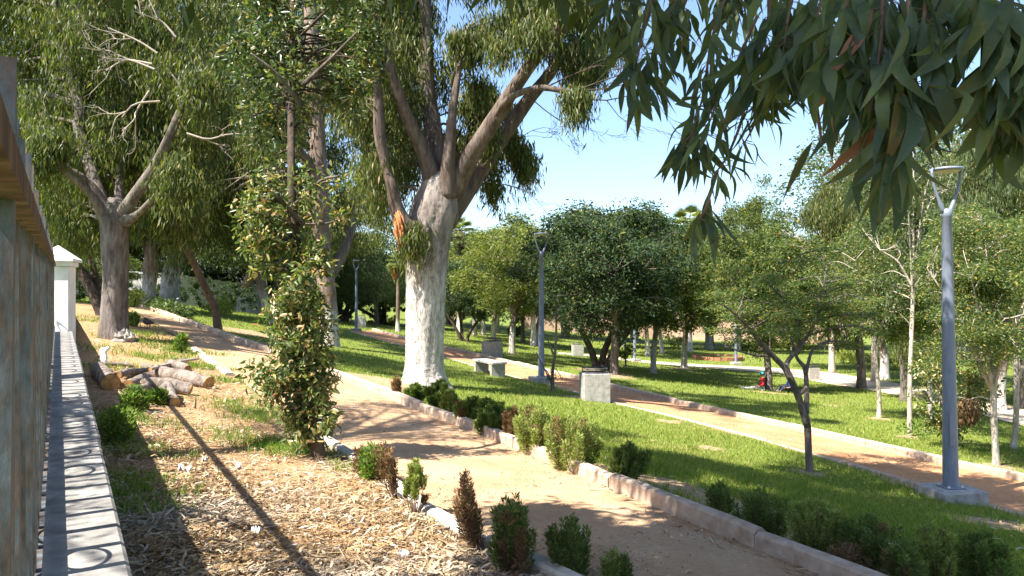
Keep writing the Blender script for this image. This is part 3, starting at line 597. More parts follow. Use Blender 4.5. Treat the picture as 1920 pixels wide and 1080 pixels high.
MB().lathe([(.029, .028), (.0225, .05), (.028, .07)], seg=12).build('label_band', M['plastic_blue'], bo)
for q, (px, py, s, lb) in enumerate([(236, 640, .2, 'rough grey rock at the foot of the whitewashed left tree'), (222, 640, .16, 'smaller grey rock leaning on the root of the left tree'), (606, 818, .06, 'small pale stone on the kerb behind the leafy climber')]):
    t = thing('rock', at(px, py), lb, 'rock'); g = MB(); pr = [(0, -.5)]+[(math.cos(u)*(1+.15*rng.normal()), math.sin(u)) for u in np.linspace(-.6, 1.4, 6)]+[(0, 1.05)]
    g.lathe([(abs(r_)*s*.8, z*s*.9+s*.2) for r_, z in pr], seg=11); V = np.concatenate(g.v); g.v = [V*(1+.16*rng.normal(size=(len(V), 1)))]; g.build('stone', M['stone'], t, False)
# ---------------------------------------------------------------- pigeon on the path
M['plumage'] = simple('dark plumage', [(.3, (.02, .016, .014)), (.7, (.07, .05, .04))], 20, .6, .3, .1)
pg = thing('pigeon', at(278, 616), 'small dark brown bird standing on the far shaded path', 'bird', rz=2.6); pg.scale = (1.25,)*3
g = MB(); g.tube(smooth_line([(-.16, 0, .1), (-.08, 0, .12), (0, 0, .125), (.07, 0, .14), (.095, 0, .175), (.11, 0, .2), (.125, 0, .205)], 18), np.interp(np.linspace(0, 1, 18), [0, .2, .45, .65, .8, .9, 1], [.012, .035, .06, .05, .024, .026, .008]), 12)
for sy in (-1, 1):
    g.tube([(.0, sy*.022, .08), (.005, sy*.024, .04), (0, sy*.024, .003)], [.012, .005, .005], 6)
    for a in (-.5, 0, .5, math.pi): g.tube([(0, sy*.024, .005), (.03*math.cos(a), sy*.024+.03*math.sin(a), .003)], .003, 5)
g.build('body', M['plumage'], pg); MB().tube([(.13, 0, .204), (.15, 0, .198)], [.006, .001], 6).build('beak', M['cut'], pg)
# ---------------------------------------------------------------- seated people
def skin_mesh(name, verts, edges, m, parent, sub=1):
    me = bpy.data.meshes.new(name); me.from_pydata([v[:3] for v in verts], edges, []); o = bpy.data.objects.new(name, me); C.objects.link(o)
    o.modifiers.new('skin', 'SKIN'); ss = o.modifiers.new('sub', 'SUBSURF'); ss.levels = ss.render_levels = sub
    me.skin_vertices.new() if not me.skin_vertices else None
    for i, v in enumerate(verts):
        r_ = v[3]; me.skin_vertices[0].data[i].radius = (r_ if isinstance(r_, tuple) else (r_, r_)); me.skin_vertices[0].data[i].use_root = (i == 0)
    dg = bpy.context.evaluated_depsgraph_get(); em = bpy.data.meshes.new_from_object(o.evaluated_get(dg)); o.modifiers.clear(); o.data = em; em.materials.clear(); em.materials.append(m)
    em.polygons.foreach_set('use_smooth', [True]*len(em.polygons)); o.parent = parent; return o
def hsv(name, c, rough=.85): return simple(name, [(.3, tuple(x*.8 for x in c)), (.7, c)], 12, rough, .2, .15)
M['skin'] = hsv('skin', (.34, .19, .12), .6); M['hair'] = hsv('black hair', (.015, .012, .01))
def seated(loc, rz, label, shirt, trousers, cap, tilt=.0, knees=(.02, .1), hood=False, sc=1.):
    """a person sitting on the ground, facing local +X, legs stretched forward; knees = how far each knee is raised"""
    t = thing('person', loc, label, 'person', rz=rz); t.scale = (sc,)*3
    bx = -math.sin(tilt)
    def up(z): return (bx*z, z)
    V = [(0, 0, .11, (.15, .12)), (up(.16)[0], 0, .27, (.145, .11)), (up(.34)[0], 0, .45, (.165, .11)), (up(.44)[0], 0, .55, (.1, .08)), (up(.5)[0]+.01, 0, .61, .052), (up(.58)[0]+.03, 0, .7, (.078, .09)), (up(.66)[0]+.035, 0, .79, (.074, .085))]
    E = [(0, 1), (1, 2), (2, 3), (3, 4), (4, 5), (5, 6)]
    TV = [(0, 0, .12, (.165, .135))]; TE = []; SV = [(v[0], 0, v[2], (v[3][0]+.018, v[3][1]+.02)) for v in V[:4]]; SE = [(0, 1), (1, 2), (2, 3)]
    for q, sy in enumerate((-1, 1)):
        k = knees[q]; n = len(V)
        V += [(.06, sy*.1, .1, .085), (.42, sy*.12, .1+k, .06), (.8-k*.6, sy*.13, .075, .038), (.84-k*.6, sy*.135, .06, .04), (.86-k*.6, sy*.15, .16, .03)]
        E += [(0, n), (n, n+1), (n+1, n+2), (n+2, n+3), (n+3, n+4)]
        m_ = len(TV); TV += [(.06, sy*.1, .105, .1), (.42, sy*.12, .105+k, .075), (.78-k*.6, sy*.13, .08, .055)]; TE += [(0, m_), (m_, m_+1), (m_+1, m_+2)]
        sx = up(.4)[0]; n = len(V)
        V += [(sx, sy*.19, .5, .05), (sx+.02, sy*.25, .3, .04), (sx+.22, sy*.2, .16+k*.4, .03), (sx+.3, sy*.17, .17+k*.4, (.032, .016))]
        E += [(3, n), (n, n+1), (n+1, n+2), (n+2, n+3)]
        m_ = len(SV); SV += [(sx, sy*.19, .5, .07), (sx+.02, sy*.25, .3, .055), (sx+.18, sy*.21, .185+k*.4, .042)]; SE += [(3, m_), (m_, m_+1), (m_+1, m_+2)]
        hnd = n+3; hx, hy, hz = V[hnd][:3]
        for f, (oy, L) in enumerate(((-.028, .055), (-.01, .07), (.01, .075), (.028, .065))):
            n = len(V); V += [(hx+.035, hy+oy, hz, .009), (hx+.035+L*.55, hy+oy, hz-.008, .008), (hx+.035+L, hy+oy, hz-.03, .007)]; E += [(hnd, n), (n, n+1), (n+1, n+2)]
        n = len(V); V += [(hx+.01, hy-sy*.045, hz, .01), (hx+.04, hy-sy*.065, hz-.01, .008)]; E += [(hnd, n), (n, n+1)]
    # face: nose and ears grown from the head
    hd = 5; hx, hz = V[5][0], V[5][2]; n = len(V); V += [(hx+.105, 0, hz+.01, .014), (hx, .09, hz+.01, .016), (hx, -.09, hz+.01, .016)]; E += [(hd, n), (hd, n+1), (hd, n+2)]
    skin_mesh('body', V, E, M['skin'], t, 1)
    skin_mesh('shirt', SV, SE, shirt, t, 1); skin_mesh('trousers', TV, TE, trousers, t, 1)
    cx = V[6][0]-.005; cz = V[6][2]
    if cap is not None:
        g = MB(); g.lathe([(.108, cz-.045), (.11, cz), (.095, cz+.05), (.05, cz+.085), (0, cz+.095)], (cx, 0, 0), 16); g.add([[cx+.09, -.08, cz-.04], [cx+.2, -.06, cz-.055], [cx+.2, .06, cz-.055], [cx+.09, .08, cz-.04], [cx+.09, -.08, cz-.03], [cx+.2, -.06, cz-.045], [cx+.2, .06, cz-.045], [cx+.09, .08, cz-.03]], [[0,1,2,3],[4,5,6,7],[0,1,5,4],[1,2,6,5],[2,3,7,6]]); g.build('cap', cap, t)
    g = MB(); g.lathe([(.1, cz-.1), (.105, cz-.04), (.1, cz+.02), (.07, cz+.06), (0, cz+.075)], (cx-.02, 0, 0), 16); g.build('hair', M['hair'], t)
    for sy in (-1, 1):
        k = knees[0 if sy < 0 else 1]; g = MB(); g.tube([(.79-k*.6, sy*.13, .055), (.85-k*.6, sy*.137, .06), (.885-k*.6, sy*.15, .13), (.89-k*.6, sy*.155, .2)], [.045, .052, .045, .03], 10); g.build('shoe', M['dark_steel'] if trousers is not M['white_cloth'] else M['white_cloth'], t)
    g = MB()
    for sy in (-1, 1): g.lathe([(0, -.011), (.011, 0), (0, .011)], (hx+.083, sy*.034, hz+.03), 8)
    g.build('eyes', M['hair'], t); MB().tube([(hx+.083, -.025, hz-.045), (hx+.09, 0, hz-.047), (hx+.083, .025, hz-.045)], .006, 6).build('mouth', hsv('lips', (.25, .1, .08)), t)
    return t
M['white_cloth'] = hsv('off white cloth', (.62, .62, .62)); M['red_cloth'] = hsv('red cloth', (.45, .03, .045)); M['teal_cloth'] = hsv('teal cloth', (.06, .36, .34)); M['blue_cloth'] = hsv('blue cloth', (.07, .13, .42)); M['navy_cloth'] = hsv('dark navy cloth', (.03, .035, .06))
pt_ = at(1441, 733)
seated(ground(pt_[0]-.3, pt_[1]-.16), R(176), 'person in red shirt, teal cap and white trousers sitting against the grey tree trunk', M['red_cloth'], M['white_cloth'], M['teal_cloth'], .05, (.02, .05), sc=.84)
p2_ = at(1486, 737)
seated(ground(p2_[0], p2_[1]), R(188), 'person in bright blue jacket and dark trousers sitting on shaded grass right of the tree', M['blue_cloth'], M['navy_cloth'], None, -.25, (.2, .24), sc=.84)
print('things', len(bpy.data.objects))
# ---------------------------------------------------------------- foliage
def unit(v): return v/(np.linalg.norm(v, axis=-1, keepdims=True)+1e-9)
def leaf_geo(p, d, L, w, fold=.25, droop=0., hi=False):
    n = len(p); s = unit(np.cross(d, unit(rng.normal(size=(n, 3))))); nr = np.cross(s, d); L_ = L[:, None]; w_ = w[:, None]
    dn = np.array([0, 0, -1.])
    if not hi:
        m1 = p+d*L_*.42-nr*w_*fold*.5; tp = p+d*L_+dn*L_*droop
        V = np.stack([p, m1+s*w_*.5+nr*w_*fold, tp, m1-s*w_*.5+nr*w_*fold], 1).reshape(-1, 3); i = np.arange(n)*4
        return V, np.c_[i, i+1, i+2, i+3], None
    m1 = p+d*L_*.3; m2 = p+d*L_*.65+dn*L_*droop*.4; tp = p+d*L_+dn*L_*droop
    V = np.stack([p, m1+s*w_*.5+nr*w_*fold, m1, m1-s*w_*.5+nr*w_*fold, m2+s*w_*.42+nr*w_*fold, m2, m2-s*w_*.42+nr*w_*fold, tp], 1).reshape(-1, 3); i = np.arange(n)*8
    return V, np.r_[np.c_[i+1, i+4, i+5, i+2], np.c_[i+2, i+5, i+6, i+3]], np.r_[np.c_[i, i+1, i+2], np.c_[i, i+2, i+3], np.c_[i+4, i+7, i+5], np.c_[i+5, i+7, i+6]]
def ball(n, shell=.45):
    u = unit(rng.normal(size=(n, 3))); return u*(rng.uniform(0, 1, n)**shell)[:, None]
def leaf_cloud(clumps, leaf, mode='random', per=14, sub=18, sr=.16, hi=False, keep=None):
    """clumps: (centre, radius or radii, weight); leaf: (length, width). Twigs' ends are scattered through each clump, leaves round each end."""
    Ps, Cs = [], []
    for c, r, *w in clumps:
        k = max(2, int(sub*(w[0] if w else 1))); r = np.broadcast_to(np.asarray(r, float), 3)
        e = np.asarray(c)+ball(k)*r; Ps.append(np.repeat(e, per, 0)); Cs.append(np.repeat(np.asarray(c)[None]*np.ones((k, 1)), per, 0))
    p = np.concatenate(Ps); c = np.concatenate(Cs); n = len(p); out = unit(p-c+rng.normal(0, .05, (n, 3)))
    if mode == 'droop':
        j = rng.normal(0, sr, (n, 3)); j[:, 2] = -np.abs(rng.normal(0, sr*2.0, n))+sr*.4; p = p+j; d = unit(np.c_[rng.normal(0, .38, (n, 2)), -np.ones(n)])
    elif mode == 'plate':
        j = rng.normal(0, sr, (n, 3)); j[:, 2] *= .28; p = p+j; d = unit(np.c_[unit(j[:, :2])+rng.normal(0, .4, (n, 2)), rng.normal(-.25, .3, n)])
    elif mode == 'up':
        p = p+rng.normal(0, sr, (n, 3)); d = unit(out*.8+np.array([0, 0, .9])+rng.normal(0, .35, (n, 3)))
    else:
        p = p+rng.normal(0, sr, (n, 3)); d = unit(out*.5+rng.normal(0, .7, (n, 3))+np.array([0, 0, -.1]))
    if keep is not None: k = keep(p); p, d = p[k], d[k]; n = len(p)
    L = leaf[0]*rng.uniform(.65, 1.25, n); w = leaf[1]*rng.uniform(.7, 1.2, n)*L/leaf[0]
    return leaf_geo(p, d, L, w, droop=.12 if mode == 'droop' else .08, hi=hi)
def crown(name, clumps, leaf, m, parent, org=(0, 0, 0), **kw):
    V, Q, T = leaf_cloud(clumps, leaf, **kw); return MB().add(V-np.asarray(org), Q, T).build(name, m, parent)
def bough(g, pts, r0, r1, n=16, seg=10, lump=.05, m=0):
    l = smooth_line(pts, n); l[1:-1] += rng.normal(0, r0*.12, (n-2, 3)); g.tube(l, np.linspace(r0, r1, n)**1.0, seg, lump=lump, m=m); return l
def twig_to(g, skel, rad, c, r0=None, thin=.008, m=0):
    """a thin curved branch from the nearest lower point of the skeleton to a clump"""
    d = np.linalg.norm(skel-c, axis=1)+np.maximum(0, skel[:, 2]-c[2]+.1)*1.2; i = int(np.argmin(d)); a = skel[i]; v = c-a; L = np.linalg.norm(v)
    if L < .05: return
    mid = a+v*.5+np.array([0, 0, .12*L])+rng.normal(0, .07*L, 3); n = 7; r = min(rad[i]*.6, max(.012, L*.018)) if r0 is None else r0
    g.tube(smooth_line([a, mid, np.asarray(c)], n), np.linspace(r, thin, n), 5, cap=False, m=m)
def bare_spray(g, p, d, L, r, depth=3, spread=.6, m=0):
    n = 6; d = d/np.linalg.norm(d); e = p+d*L+rng.normal(0, .1*L, 3); l = smooth_line([p, p+d*L*.5+rng.normal(0, .08*L, 3), e], n); g.tube(l, np.linspace(r, r*.5, n), 5, cap=False, m=m)
    if depth > 0:
        for q in range(rng.integers(2, 4)):
            i = rng.integers(2, n); bare_spray(g, l[i], unit(d+rng.normal(0, spread, 3)), L*rng.uniform(.45, .75), max(r*.5, .004), depth-1, spread, m)
# ---------------------------------------------------------------- prototype trees (local coordinates, base at 0)
def proto_tree(name, label, cat, h, cw, ch, tr, bark, leafm, leaf, mode, nclump, per, sub, sr, nlimb=5, fork=.4, crown_bottom=None, sparse=.0, seed=0, trunk_bend=.12, stems=1, cr=.3, flat=.8, bare=0):
    t = thing(name, (0, 0, 0), label, cat); g = MB(); zc = h-ch/2; skel, rad = [], []
    for s_ in range(stems):
        a = s_*2*math.pi/stems+rng.uniform(0, 2); off = np.array([math.cos(a), math.sin(a), 0])*(tr*1.2 if stems > 1 else 0); ln = np.array([math.cos(a), math.sin(a), 0])*(.18*h if stems > 1 else 0)
        zf = h*fork; b_ = rng.normal(0, trunk_bend*h*.2, 3)*[1, 1, 0]
        pts = [off+[0, 0, -.15], off+[0, 0, zf*.3]+ln*.2, off+b_*.6+ln*.6+[0, 0, zf*.7], off+b_+ln+[0, 0, zf]]
        l = smooth_line(pts, 14); r_ = np.linspace(tr, tr*.72, 14); r_[0] *= 1.45; r_[1] *= 1.15; g.tube(l, r_, 12, lump=.05); skel.append(l[6:]); rad.append(r_[6:])
        for q in range(nlimb):
            aa = 2*math.pi*(q+rng.uniform(-.3, .3))/nlimb; rr = cw/2*rng.uniform(.45, .8); tip = np.array([rr*math.cos(aa), rr*math.sin(aa), zc+ch*rng.uniform(-.15, .38)]); st = l[rng.integers(9, 14)]
            if q == 0: tip = np.array([b_[0], b_[1], h-ch*.12])
            lm = smooth_line([st, st+(tip-st)*.45+np.array([0, 0, .08*h])*rng.uniform(.2, 1), tip], 12); lr = np.linspace(tr*.5, .014, 12); g.tube(lm, lr, 8, cap=False, lump=.04); skel.append(lm[2:]); rad.append(lr[2:])
    SK = np.concatenate(skel); RD = np.concatenate(rad); cl = []
    for q in range(nclump):
        u = ball(1, .5)[0]; c_ = np.array([u[0]*cw/2, u[1]*cw/2, zc+u[2]*ch/2]); rr = cr*cw/2*rng.uniform(.6, 1.15)
        cl.append((c_, (rr, rr, rr*flat), rng.uniform(.5, 1.2))); twig_to(g, SK, RD, c_)
    for q in range(bare): bare_spray(g, SK[rng.integers(0, len(SK))], unit(np.r_[rng.normal(size=2), .2]), cw*.16, .014, 2)
    g.build('trunk', M[bark], t); crown('crown', cl, leaf, M[leafm], t, mode=mode, per=per, sub=sub, sr=sr); return t
used = {}
def place(proto, pos, label, top=None, width=None, h=6., w=5., rz=None, group=None, sxy=None, lean=None):
    """pos is a ground point; scale to the wanted height / crown width in metres"""
    s = (top/h if top else 1); sx = (width/w if width else s); rz = rng.uniform(0, 6.28) if rz is None else rz
    if proto.name not in used: used[proto.name] = 1; o = proto; o.location = [float(q) for q in pos]; o.rotation_euler = (0, 0, rz); o.scale = (sx, sx, s); o['label'] = label
    else: o = copy_tree(proto, pos, rz, (sx, sx, s), label)
    if group: o['group'] = group
    if lean: o.rotation_euler = (*lean, rz)
    return o
PR = {}
PR['broadA'] = proto_tree('park_tree', 'x', 'tree', 6, 5, 4.4, .13, 'bark_wash', 'broad_mid', (.125, .055), 'random', 95, 16, 24, .11, 6, .34, seed=1, cr=.2, flat=.7)
PR['broadB'] = proto_tree('park_tree', 'x', 'tree', 6, 5, 4.6, .14, 'bark_grey', 'broad_mid', (.125, .055), 'random', 100, 16, 24, .11, 6, .33, cr=.2, flat=.7)
PR['darkA'] = proto_tree('dark_tree', 'x', 'tree', 6, 5, 4.6, .11, 'bark_dark', 'broad_dark', (.12, .055), 'random', 110, 15, 26, .11, 5, .3, stems=3, cr=.22, flat=.7)
PR['darkB'] = proto_tree('dark_tree', 'x', 'tree', 6, 5, 4.7, .15, 'bark_grey', 'broad_dark', (.12, .055), 'random', 110, 15, 26, .11, 6, .33, cr=.22, flat=.7)
PR['yellowA'] = proto_tree('park_tree', 'x', 'tree', 6, 5, 4.4, .14, 'bark_wash', 'broad_yellow', (.12, .05), 'random', 95, 15, 24, .11, 6, .34, cr=.2, flat=.7)
PR['feather'] = proto_tree('feathery_tree', 'x', 'tree', 5, 4, 3.2, .075, 'bark_pale', 'feather', (.075, .026), 'plate', 120, 26, 20, .14, 7, .4, cr=.24, flat=.5, bare=16)
PR['featherB'] = proto_tree('feathery_tree', 'x', 'tree', 5, 4, 3.3, .085, 'bark_pale', 'feather', (.075, .026), 'plate', 120, 26, 20, .14, 7, .38, cr=.24, flat=.5, bare=16)
PR['gum'] = proto_tree('gum_tree', 'x', 'tree', 10, 6, 7.5, .22, 'bark_wash', 'euc_back', (.18, .042), 'droop', 120, 22, 28, .2, 7, .33, cr=.27)
PR['gumB'] = proto_tree('gum_tree', 'x', 'tree', 10, 6, 7.6, .22, 'bark_grey', 'euc', (.18, .042), 'droop', 120, 22, 28, .2, 7, .33, cr=.27)
PR['thin'] = proto_tree('slender_tree', 'x', 'tree', 9, 3.6, 6.4, .085, 'bark_pale', 'euc_back', (.11, .06), 'random', 64, 12, 14, .13, 6, .5, cr=.24, bare=6)
PR['spire'] = proto_tree('conical_tree', 'x', 'tree', 9, 2.2, 8, .16, 'bark_dark', 'broad_mid', (.13, .05), 'up', 70, 16, 18, .14, 3, .3, cr=.34)
PR['willow'] = proto_tree('weeping_tree', 'x', 'tree', 5, 4, 3.7, .14, 'bark_grey', 'hedge', (.14, .02), 'droop', 80, 20, 22, .16, 5, .35, cr=.3)
def proto_palm():
    t = thing('fan_palm', (0, 0, 0), 'x', 'palm'); g = MB(); h = 8.
    l = smooth_line([(0, 0, -.2), (.05, 0, 2), (.1, .05, 5), (.08, 0, h)], 30); r_ = np.interp(np.linspace(0, 1, 30), [0, .06, .2, 1], [.42, .3, .22, .2]); g.tube(l, r_, 14, lump=.03)
    g.build('trunk', M['palm_bark'], t); gl = MB()
    for q in range(60):
        el = rng.uniform(-.9, 1.35); a = rng.uniform(0, 6.283); d = np.array([math.cos(a)*math.cos(el), math.sin(a)*math.cos(el), math.sin(el)]); st = np.array([.08, 0, h]); pe = st+d*.8+[0, 0, -.06]
        gl.tube(smooth_line([st, st+d*.45, pe], 4), .015, 4, cap=False); s = unit(np.cross(d, [0, 0, 1.])+1e-6); u2 = np.cross(s, d)
        for b_ in np.linspace(-1.25, 1.25, 17):
            dd = unit(d*math.cos(b_)+s*math.sin(b_)); L = .85*(1-.18*abs(b_)); m1 = pe+dd*L*.5; tp = pe+dd*L+np.array([0, 0, -.22*L]); w_ = .03*np.cross(dd, u2)
            gl.add([pe, m1+w_, tp, m1-w_], [[0, 1, 2, 3]])
    gl.build('crown', M['palm'], t)
    g = MB()
    for q in range(90):
        a = rng.uniform(0, 6.283); z = rng.uniform(-1.3, -.1); g.add(np.array([[.1, -.02, 0], [.5, 0, -.3], [.36, .04, -.75], [.2, .03, -.3]]) @ np.array([[math.cos(a), math.sin(a), 0], [-math.sin(a), math.cos(a), 0], [0, 0, 1]])+[.08, 0, h+z*.6], [[0, 1, 2, 3]])
    g.build('dead_skirt', M['juniper_dry'], t); return t
PR['palm'] = proto_palm()
def T(px, py): return at(px, py)
def far(px, Y): x = (px-CX)/F*Y; return ground(x, Y)
def hgt(p, pytop): return (HY-pytop)/F*p[1]-p[2]
def wid(p, npx): return npx/F*p[1]
G_MID = 'park trees across the lawns'
def mid(key, px, py, pytop, npx, label, h, w, Y=None, group=G_MID, **kw):
    p = far(px, Y) if Y else at(px, py); return place(PR[key], p, label, hgt(p, pytop), wid(p, npx), h, w, group=group, **kw)
# middle band
mid('darkA', 1127, 692, 372, 330, 'dark multi stemmed tree with dense blue green crown behind the nearest bin', 6, 5)
mid('darkB', 1152, 702, 385, 290, 'thick straight grey trunk with dark crown right beside the dark multi stemmed tree', 6, 5)
mid('yellowA', 960, 663, 415, 230, 'yellow green tree with sturdy grey trunk behind the beige bin', 6, 5)
mid('broadA', 1283, 690, 440, 250, 'leaning white trunked tree with yellow flecked crown on the far lawn', 6, 5, lean=(0, R(-5)))
mid('broadB', 1441, 733, 430, 260, 'grey trunked tree sheltering the two people sitting on the grass', 6, 5)
mid('broadA', 925, 637, 470, 200, 'white trunked tree on the far lawn directly above the beige bin', 6, 5)
mid('darkA', 870, 640, 480, 150, 'dark low forking tree beside the whitewashed giant trunk', 6, 5)
mid('yellowA', 890, 630, 450, 160, 'small yellowish tree with bluish trunk on far lawn', 6, 5)
mid('broadA', 906, 628, 430, 180, 'far tree with bright cream trunk left of the beige bin', 6, 5)
mid('gum', 1006, 646, 440, 180, 'far gum tree with flaking whitewashed trunk left of the blue lamp', 10, 6)
mid('broadB', 980, 642, 470, 150, 'short far tree with spotted white trunk behind the bench', 6, 5)
mid('yellowA', 1000, 648, 405, 210, 'yellowish tree filling the gap left of the dark crowns', 6, 5)
mid('broadA', 1225, 700, 400, 230, 'mid green tree just right of the dark crowns', 6, 5)
mid('gum', 1166, 650, 420, 200, 'far gum tree with pale trunk behind the thick grey one', 10, 6)
mid('broadA', 1214, 668, 470, 190, 'far tree with bright white trunk flaring at its foot right of slim lamp', 6, 5)
mid('yellowA', 1240, 663, 480, 160, 'far stumpy palm like tree with brown shaggy trunk on bright lawn', 6, 5)
mid('gum', 1330, 655, 450, 200, 'far gum tree behind the brick planter', 10, 6)
mid('broadB', 1290, 655, 470, 170, 'far twin white trunk tree by the picnic spot', 6, 5)
mid('broadA', 1560, 690, 470, 220, 'leaning grey tree on the lawn beyond the pale path', 6, 5, lean=(0, R(6)))
mid('gumB', 1615, 728, 300, 240, 'reddish trunked gum tree beside the pale far path', 10, 6)
mid('gum', 1658, 712, 280, 240, 'gum tree with broad white trunk beyond the pale far path', 10, 6)
mid('gumB', 1695, 752, 330, 200, 'dark shaded thick trunk gum tree left of the lamp post', 10, 6)
mid('feather', 1648, 783, 400, 230, 'slim pale trunk feathery tree leaning slightly, left of the thin white one', 5, 4)
mid('thin', 1706, 817, 180, 190, 'very slender straight white stem tree left of the lamp post', 9, 3.6)
mid('featherB', 1745, 788, 410, 230, 'dark leaning stem feathery tree behind the brown leaved bush', 5, 4, lean=(0, R(-3)))
mid('featherB', 1868, 872, 380, 300, 'spotted pale trunk feathery tree right of the lamp post', 5, 4, lean=(0, R(-5)))
mid('feather', 1899, 842, 400, 300, 'mottled brown trunk feathery tree at the right edge', 5, 4, lean=(0, R(-6)))
mid('gum', 1876, 770, 210, 260, 'tall gum tree with white lower trunk at the right beyond the pale path', 10, 6)
mid('gumB', 1925, 765, 190, 320, 'tall brown gum tree rising at the far right edge', 10, 6)
mid('thin', 1842, 730, 150, 240, 'tall sparse tree rising just right of the lamp head', 9, 3.6)
mid('thin', 1908, 735, 140, 260, 'tall sparse tree in front of the brown gum at the right edge', 9, 3.6)
mid('gumB', 1990, 760, 150, 380, 'tall gum tree partly cut by the right edge', 10, 6)
mid('thin', 1640, 716, 190, 260, 'tall sparse tree with see through crown against the sky right of centre', 9, 3.6)
mid('thin', 1560, 700, 250, 240, 'sparse bluish tree with thin stems left of the tallest sparse tree', 9, 3.6)
mid('thin', 1770, 720, 200, 220, 'tall sparse tree with pinkish stem behind the lamp head', 9, 3.6)
# far rows that close the view
G_FAR = 'far trees closing the view'
for key, px, Y, top, w_, lb, h, w in [
 ('palm', 862, 66, 405, 110, 'fan palm top showing just right of the giant trunk', 9.2, 2.6), ('palm', 1290, 62, 385, 120, 'fan palm top behind the hanging leaf cluster', 9.2, 2.6), ('palm', 1490, 75, 440, 100, 'distant fan palm at the gap in the tree line', 9.2, 2.6),
 ('spire', 1428, 62, 335, 95, 'narrow conical tree rising above the tree line right of centre', 9, 2.2), ('broadA', 1385, 66, 375, 190, 'round pale green tree top left of the conical tree', 6, 5), ('yellowA', 930, 75, 412, 260, 'distant yellow green tree beyond the left part of the far lawn', 6, 5),
 ('broadB', 1060, 80, 400, 330, 'distant round tree behind the dark crown', 6, 5), ('broadA', 1190, 80, 395, 320, 'distant tree behind the slim pale lamp', 6, 5), ('broadB', 1330, 82, 430, 300, 'distant spreading tree behind the hanging leaves', 6, 5), ('darkA', 1460, 80, 450, 280, 'distant dark tree under the conical tree', 6, 5), ('broadA', 1560, 82, 440, 300, 'distant green tree right of the sky gap', 6, 5), ('broadB', 1680, 84, 430, 320, 'distant tree behind the slender white stem', 6, 5), ('yellowA', 1800, 80, 430, 320, 'distant yellowish tree behind the lamp post', 6, 5), ('broadA', 1920, 80, 410, 340, 'distant tree at the extreme right', 6, 5),
 ('darkA', 850, 85, 450, 300, 'distant dark tree just right of the giant trunk', 6, 5), ('darkA', 720, 70, 470, 260, 'dark dense tree behind the weeping tree', 6, 5), ('darkA', 640, 66, 440, 260, 'dark dense tree at the end of the reddish path', 6, 5),
 ('gumB', 560, 55, 330, 330, 'gum tree behind the leafy climber', 10, 6), ('gum', 455, 50, 300, 330, 'gum tree behind the leaning trunk', 10, 6), ('gumB', 350, 56, 280, 360, 'gum tree in front of the white perimeter wall', 10, 6), ('gum', 250, 60, 260, 360, 'gum tree behind the whitewashed left tree', 10, 6), ('gumB', 130, 52, 250, 340, 'gum tree above the white pillar', 10, 6), ('gum', 40, 50, 200, 400, 'gum tree behind the fence at far left', 10, 6), ('darkA', 470, 60, 470, 250, 'dark tree over the shaded far left lawn', 6, 5), ('darkA', 330, 53, 490, 200, 'dark low tree against the perimeter wall', 6, 5), ('broadB', 180, 40, 470, 170, 'bushy tree between the pillar and the left tree', 6, 5),
 ('gumB', 60, 29, -60, 520, 'tall leafy gum tree behind the tips of the iron fence', 10, 6), ('gum', 320, 33, -40, 480, 'tall gum tree directly behind the left gum tree', 10, 6), ('gum', 2050, 60, 250, 420, 'gum tree just beyond the right edge of view', 10, 6)]:
    p = far(px, Y); place(PR[key], p, lb, hgt(p, top), wid(p, w_) if key != 'palm' else None, h, w, group=G_FAR)
mid('willow', 706, 592, 480, 150, 'grey green weeping tree near the far bin', 5, 4, Y=56)
p = at(746, 622); o = place(PR['palm'], p, 'palm with smooth flared trunk and orange fruit stalks left of the giant trunk', hgt(p, 470), None, 9.2, 2.6); o['label'] = 'palm with smooth flared trunk and orange fruit stalks left of the giant trunk'
g = MB(); V, Q, T_ = leaf_cloud([((.3*math.cos(a)-.1, .3*math.sin(a)-.1, 7.1+.3*rng.normal()), (.25, .25, .35), 1) for a in np.arange(0, 6.28, .9)], (.2, .05), 'droop', 14, 14, .08); g.add(V, Q, T_); ob = g.build('fruit_stalks', M['orange_fruit'], o)
# hedges and far bushes
def hedge(name, pts, h, w, m, label, n=2600, leaf=(.09, .05)):
    p0 = ground(*pts[0][:2]); t = thing(name, p0, label, 'hedge'); cl = []; l = resample(np.array([q[:2] for q in pts]), max(3, int(sum(np.linalg.norm(np.diff(np.array([q[:2] for q in pts]), axis=0), axis=1))/(w*.6))))
    for q in l:
        z = float(H(*q)); cl.append(((q[0]-p0[0], q[1]-p0[1], z-p0[2]+h*.5), (w*.55, w*.55, h*.5), 1))
    per = max(8, int(n/len(cl)/20)); crown('foliage', cl, leaf, M[m], t, mode='random', per=per, sub=20, sr=.07)
    for q in l: MB().tube([(*(q-p0[:2]), float(H(*q))-p0[2]-.1), (*(q-p0[:2]+rng.normal(0, .1, 2)), float(H(*q))-p0[2]+h*.7)], .025, 5).build('stem', M['bark_dark'], t); return t
hedge('clipped_hedge', [far(1580, 52), far(1665, 46), far(1760, 42)], .9, .9, 'hedge_yellow', 'golden clipped hedge beyond the pale far path', 9000)
hedge('clipped_hedge', [far(1640, 60), far(1800, 50), far(1930, 46)], 1.1, .9, 'hedge', 'dark green clipped hedge behind the golden one', 9000)
hedge('clipped_hedge', [far(1430, 75), far(1530, 70)], .9, .9, 'hedge_yellow', 'golden hedge glimpsed behind the seated people', 5000)
hedge('clipped_hedge', [at(705, 607), at(735, 609)], .9, 1.3, 'hedge_yellow', 'bright green rounded hedge at the foot of the palm', 5000)
hedge('tall_hedge', [far(610, 72), far(680, 70), far(790, 72)], 3.4, 2., 'broad_dark', 'tall dark hedge at the end of the reddish path', 16000, (.16, .08))
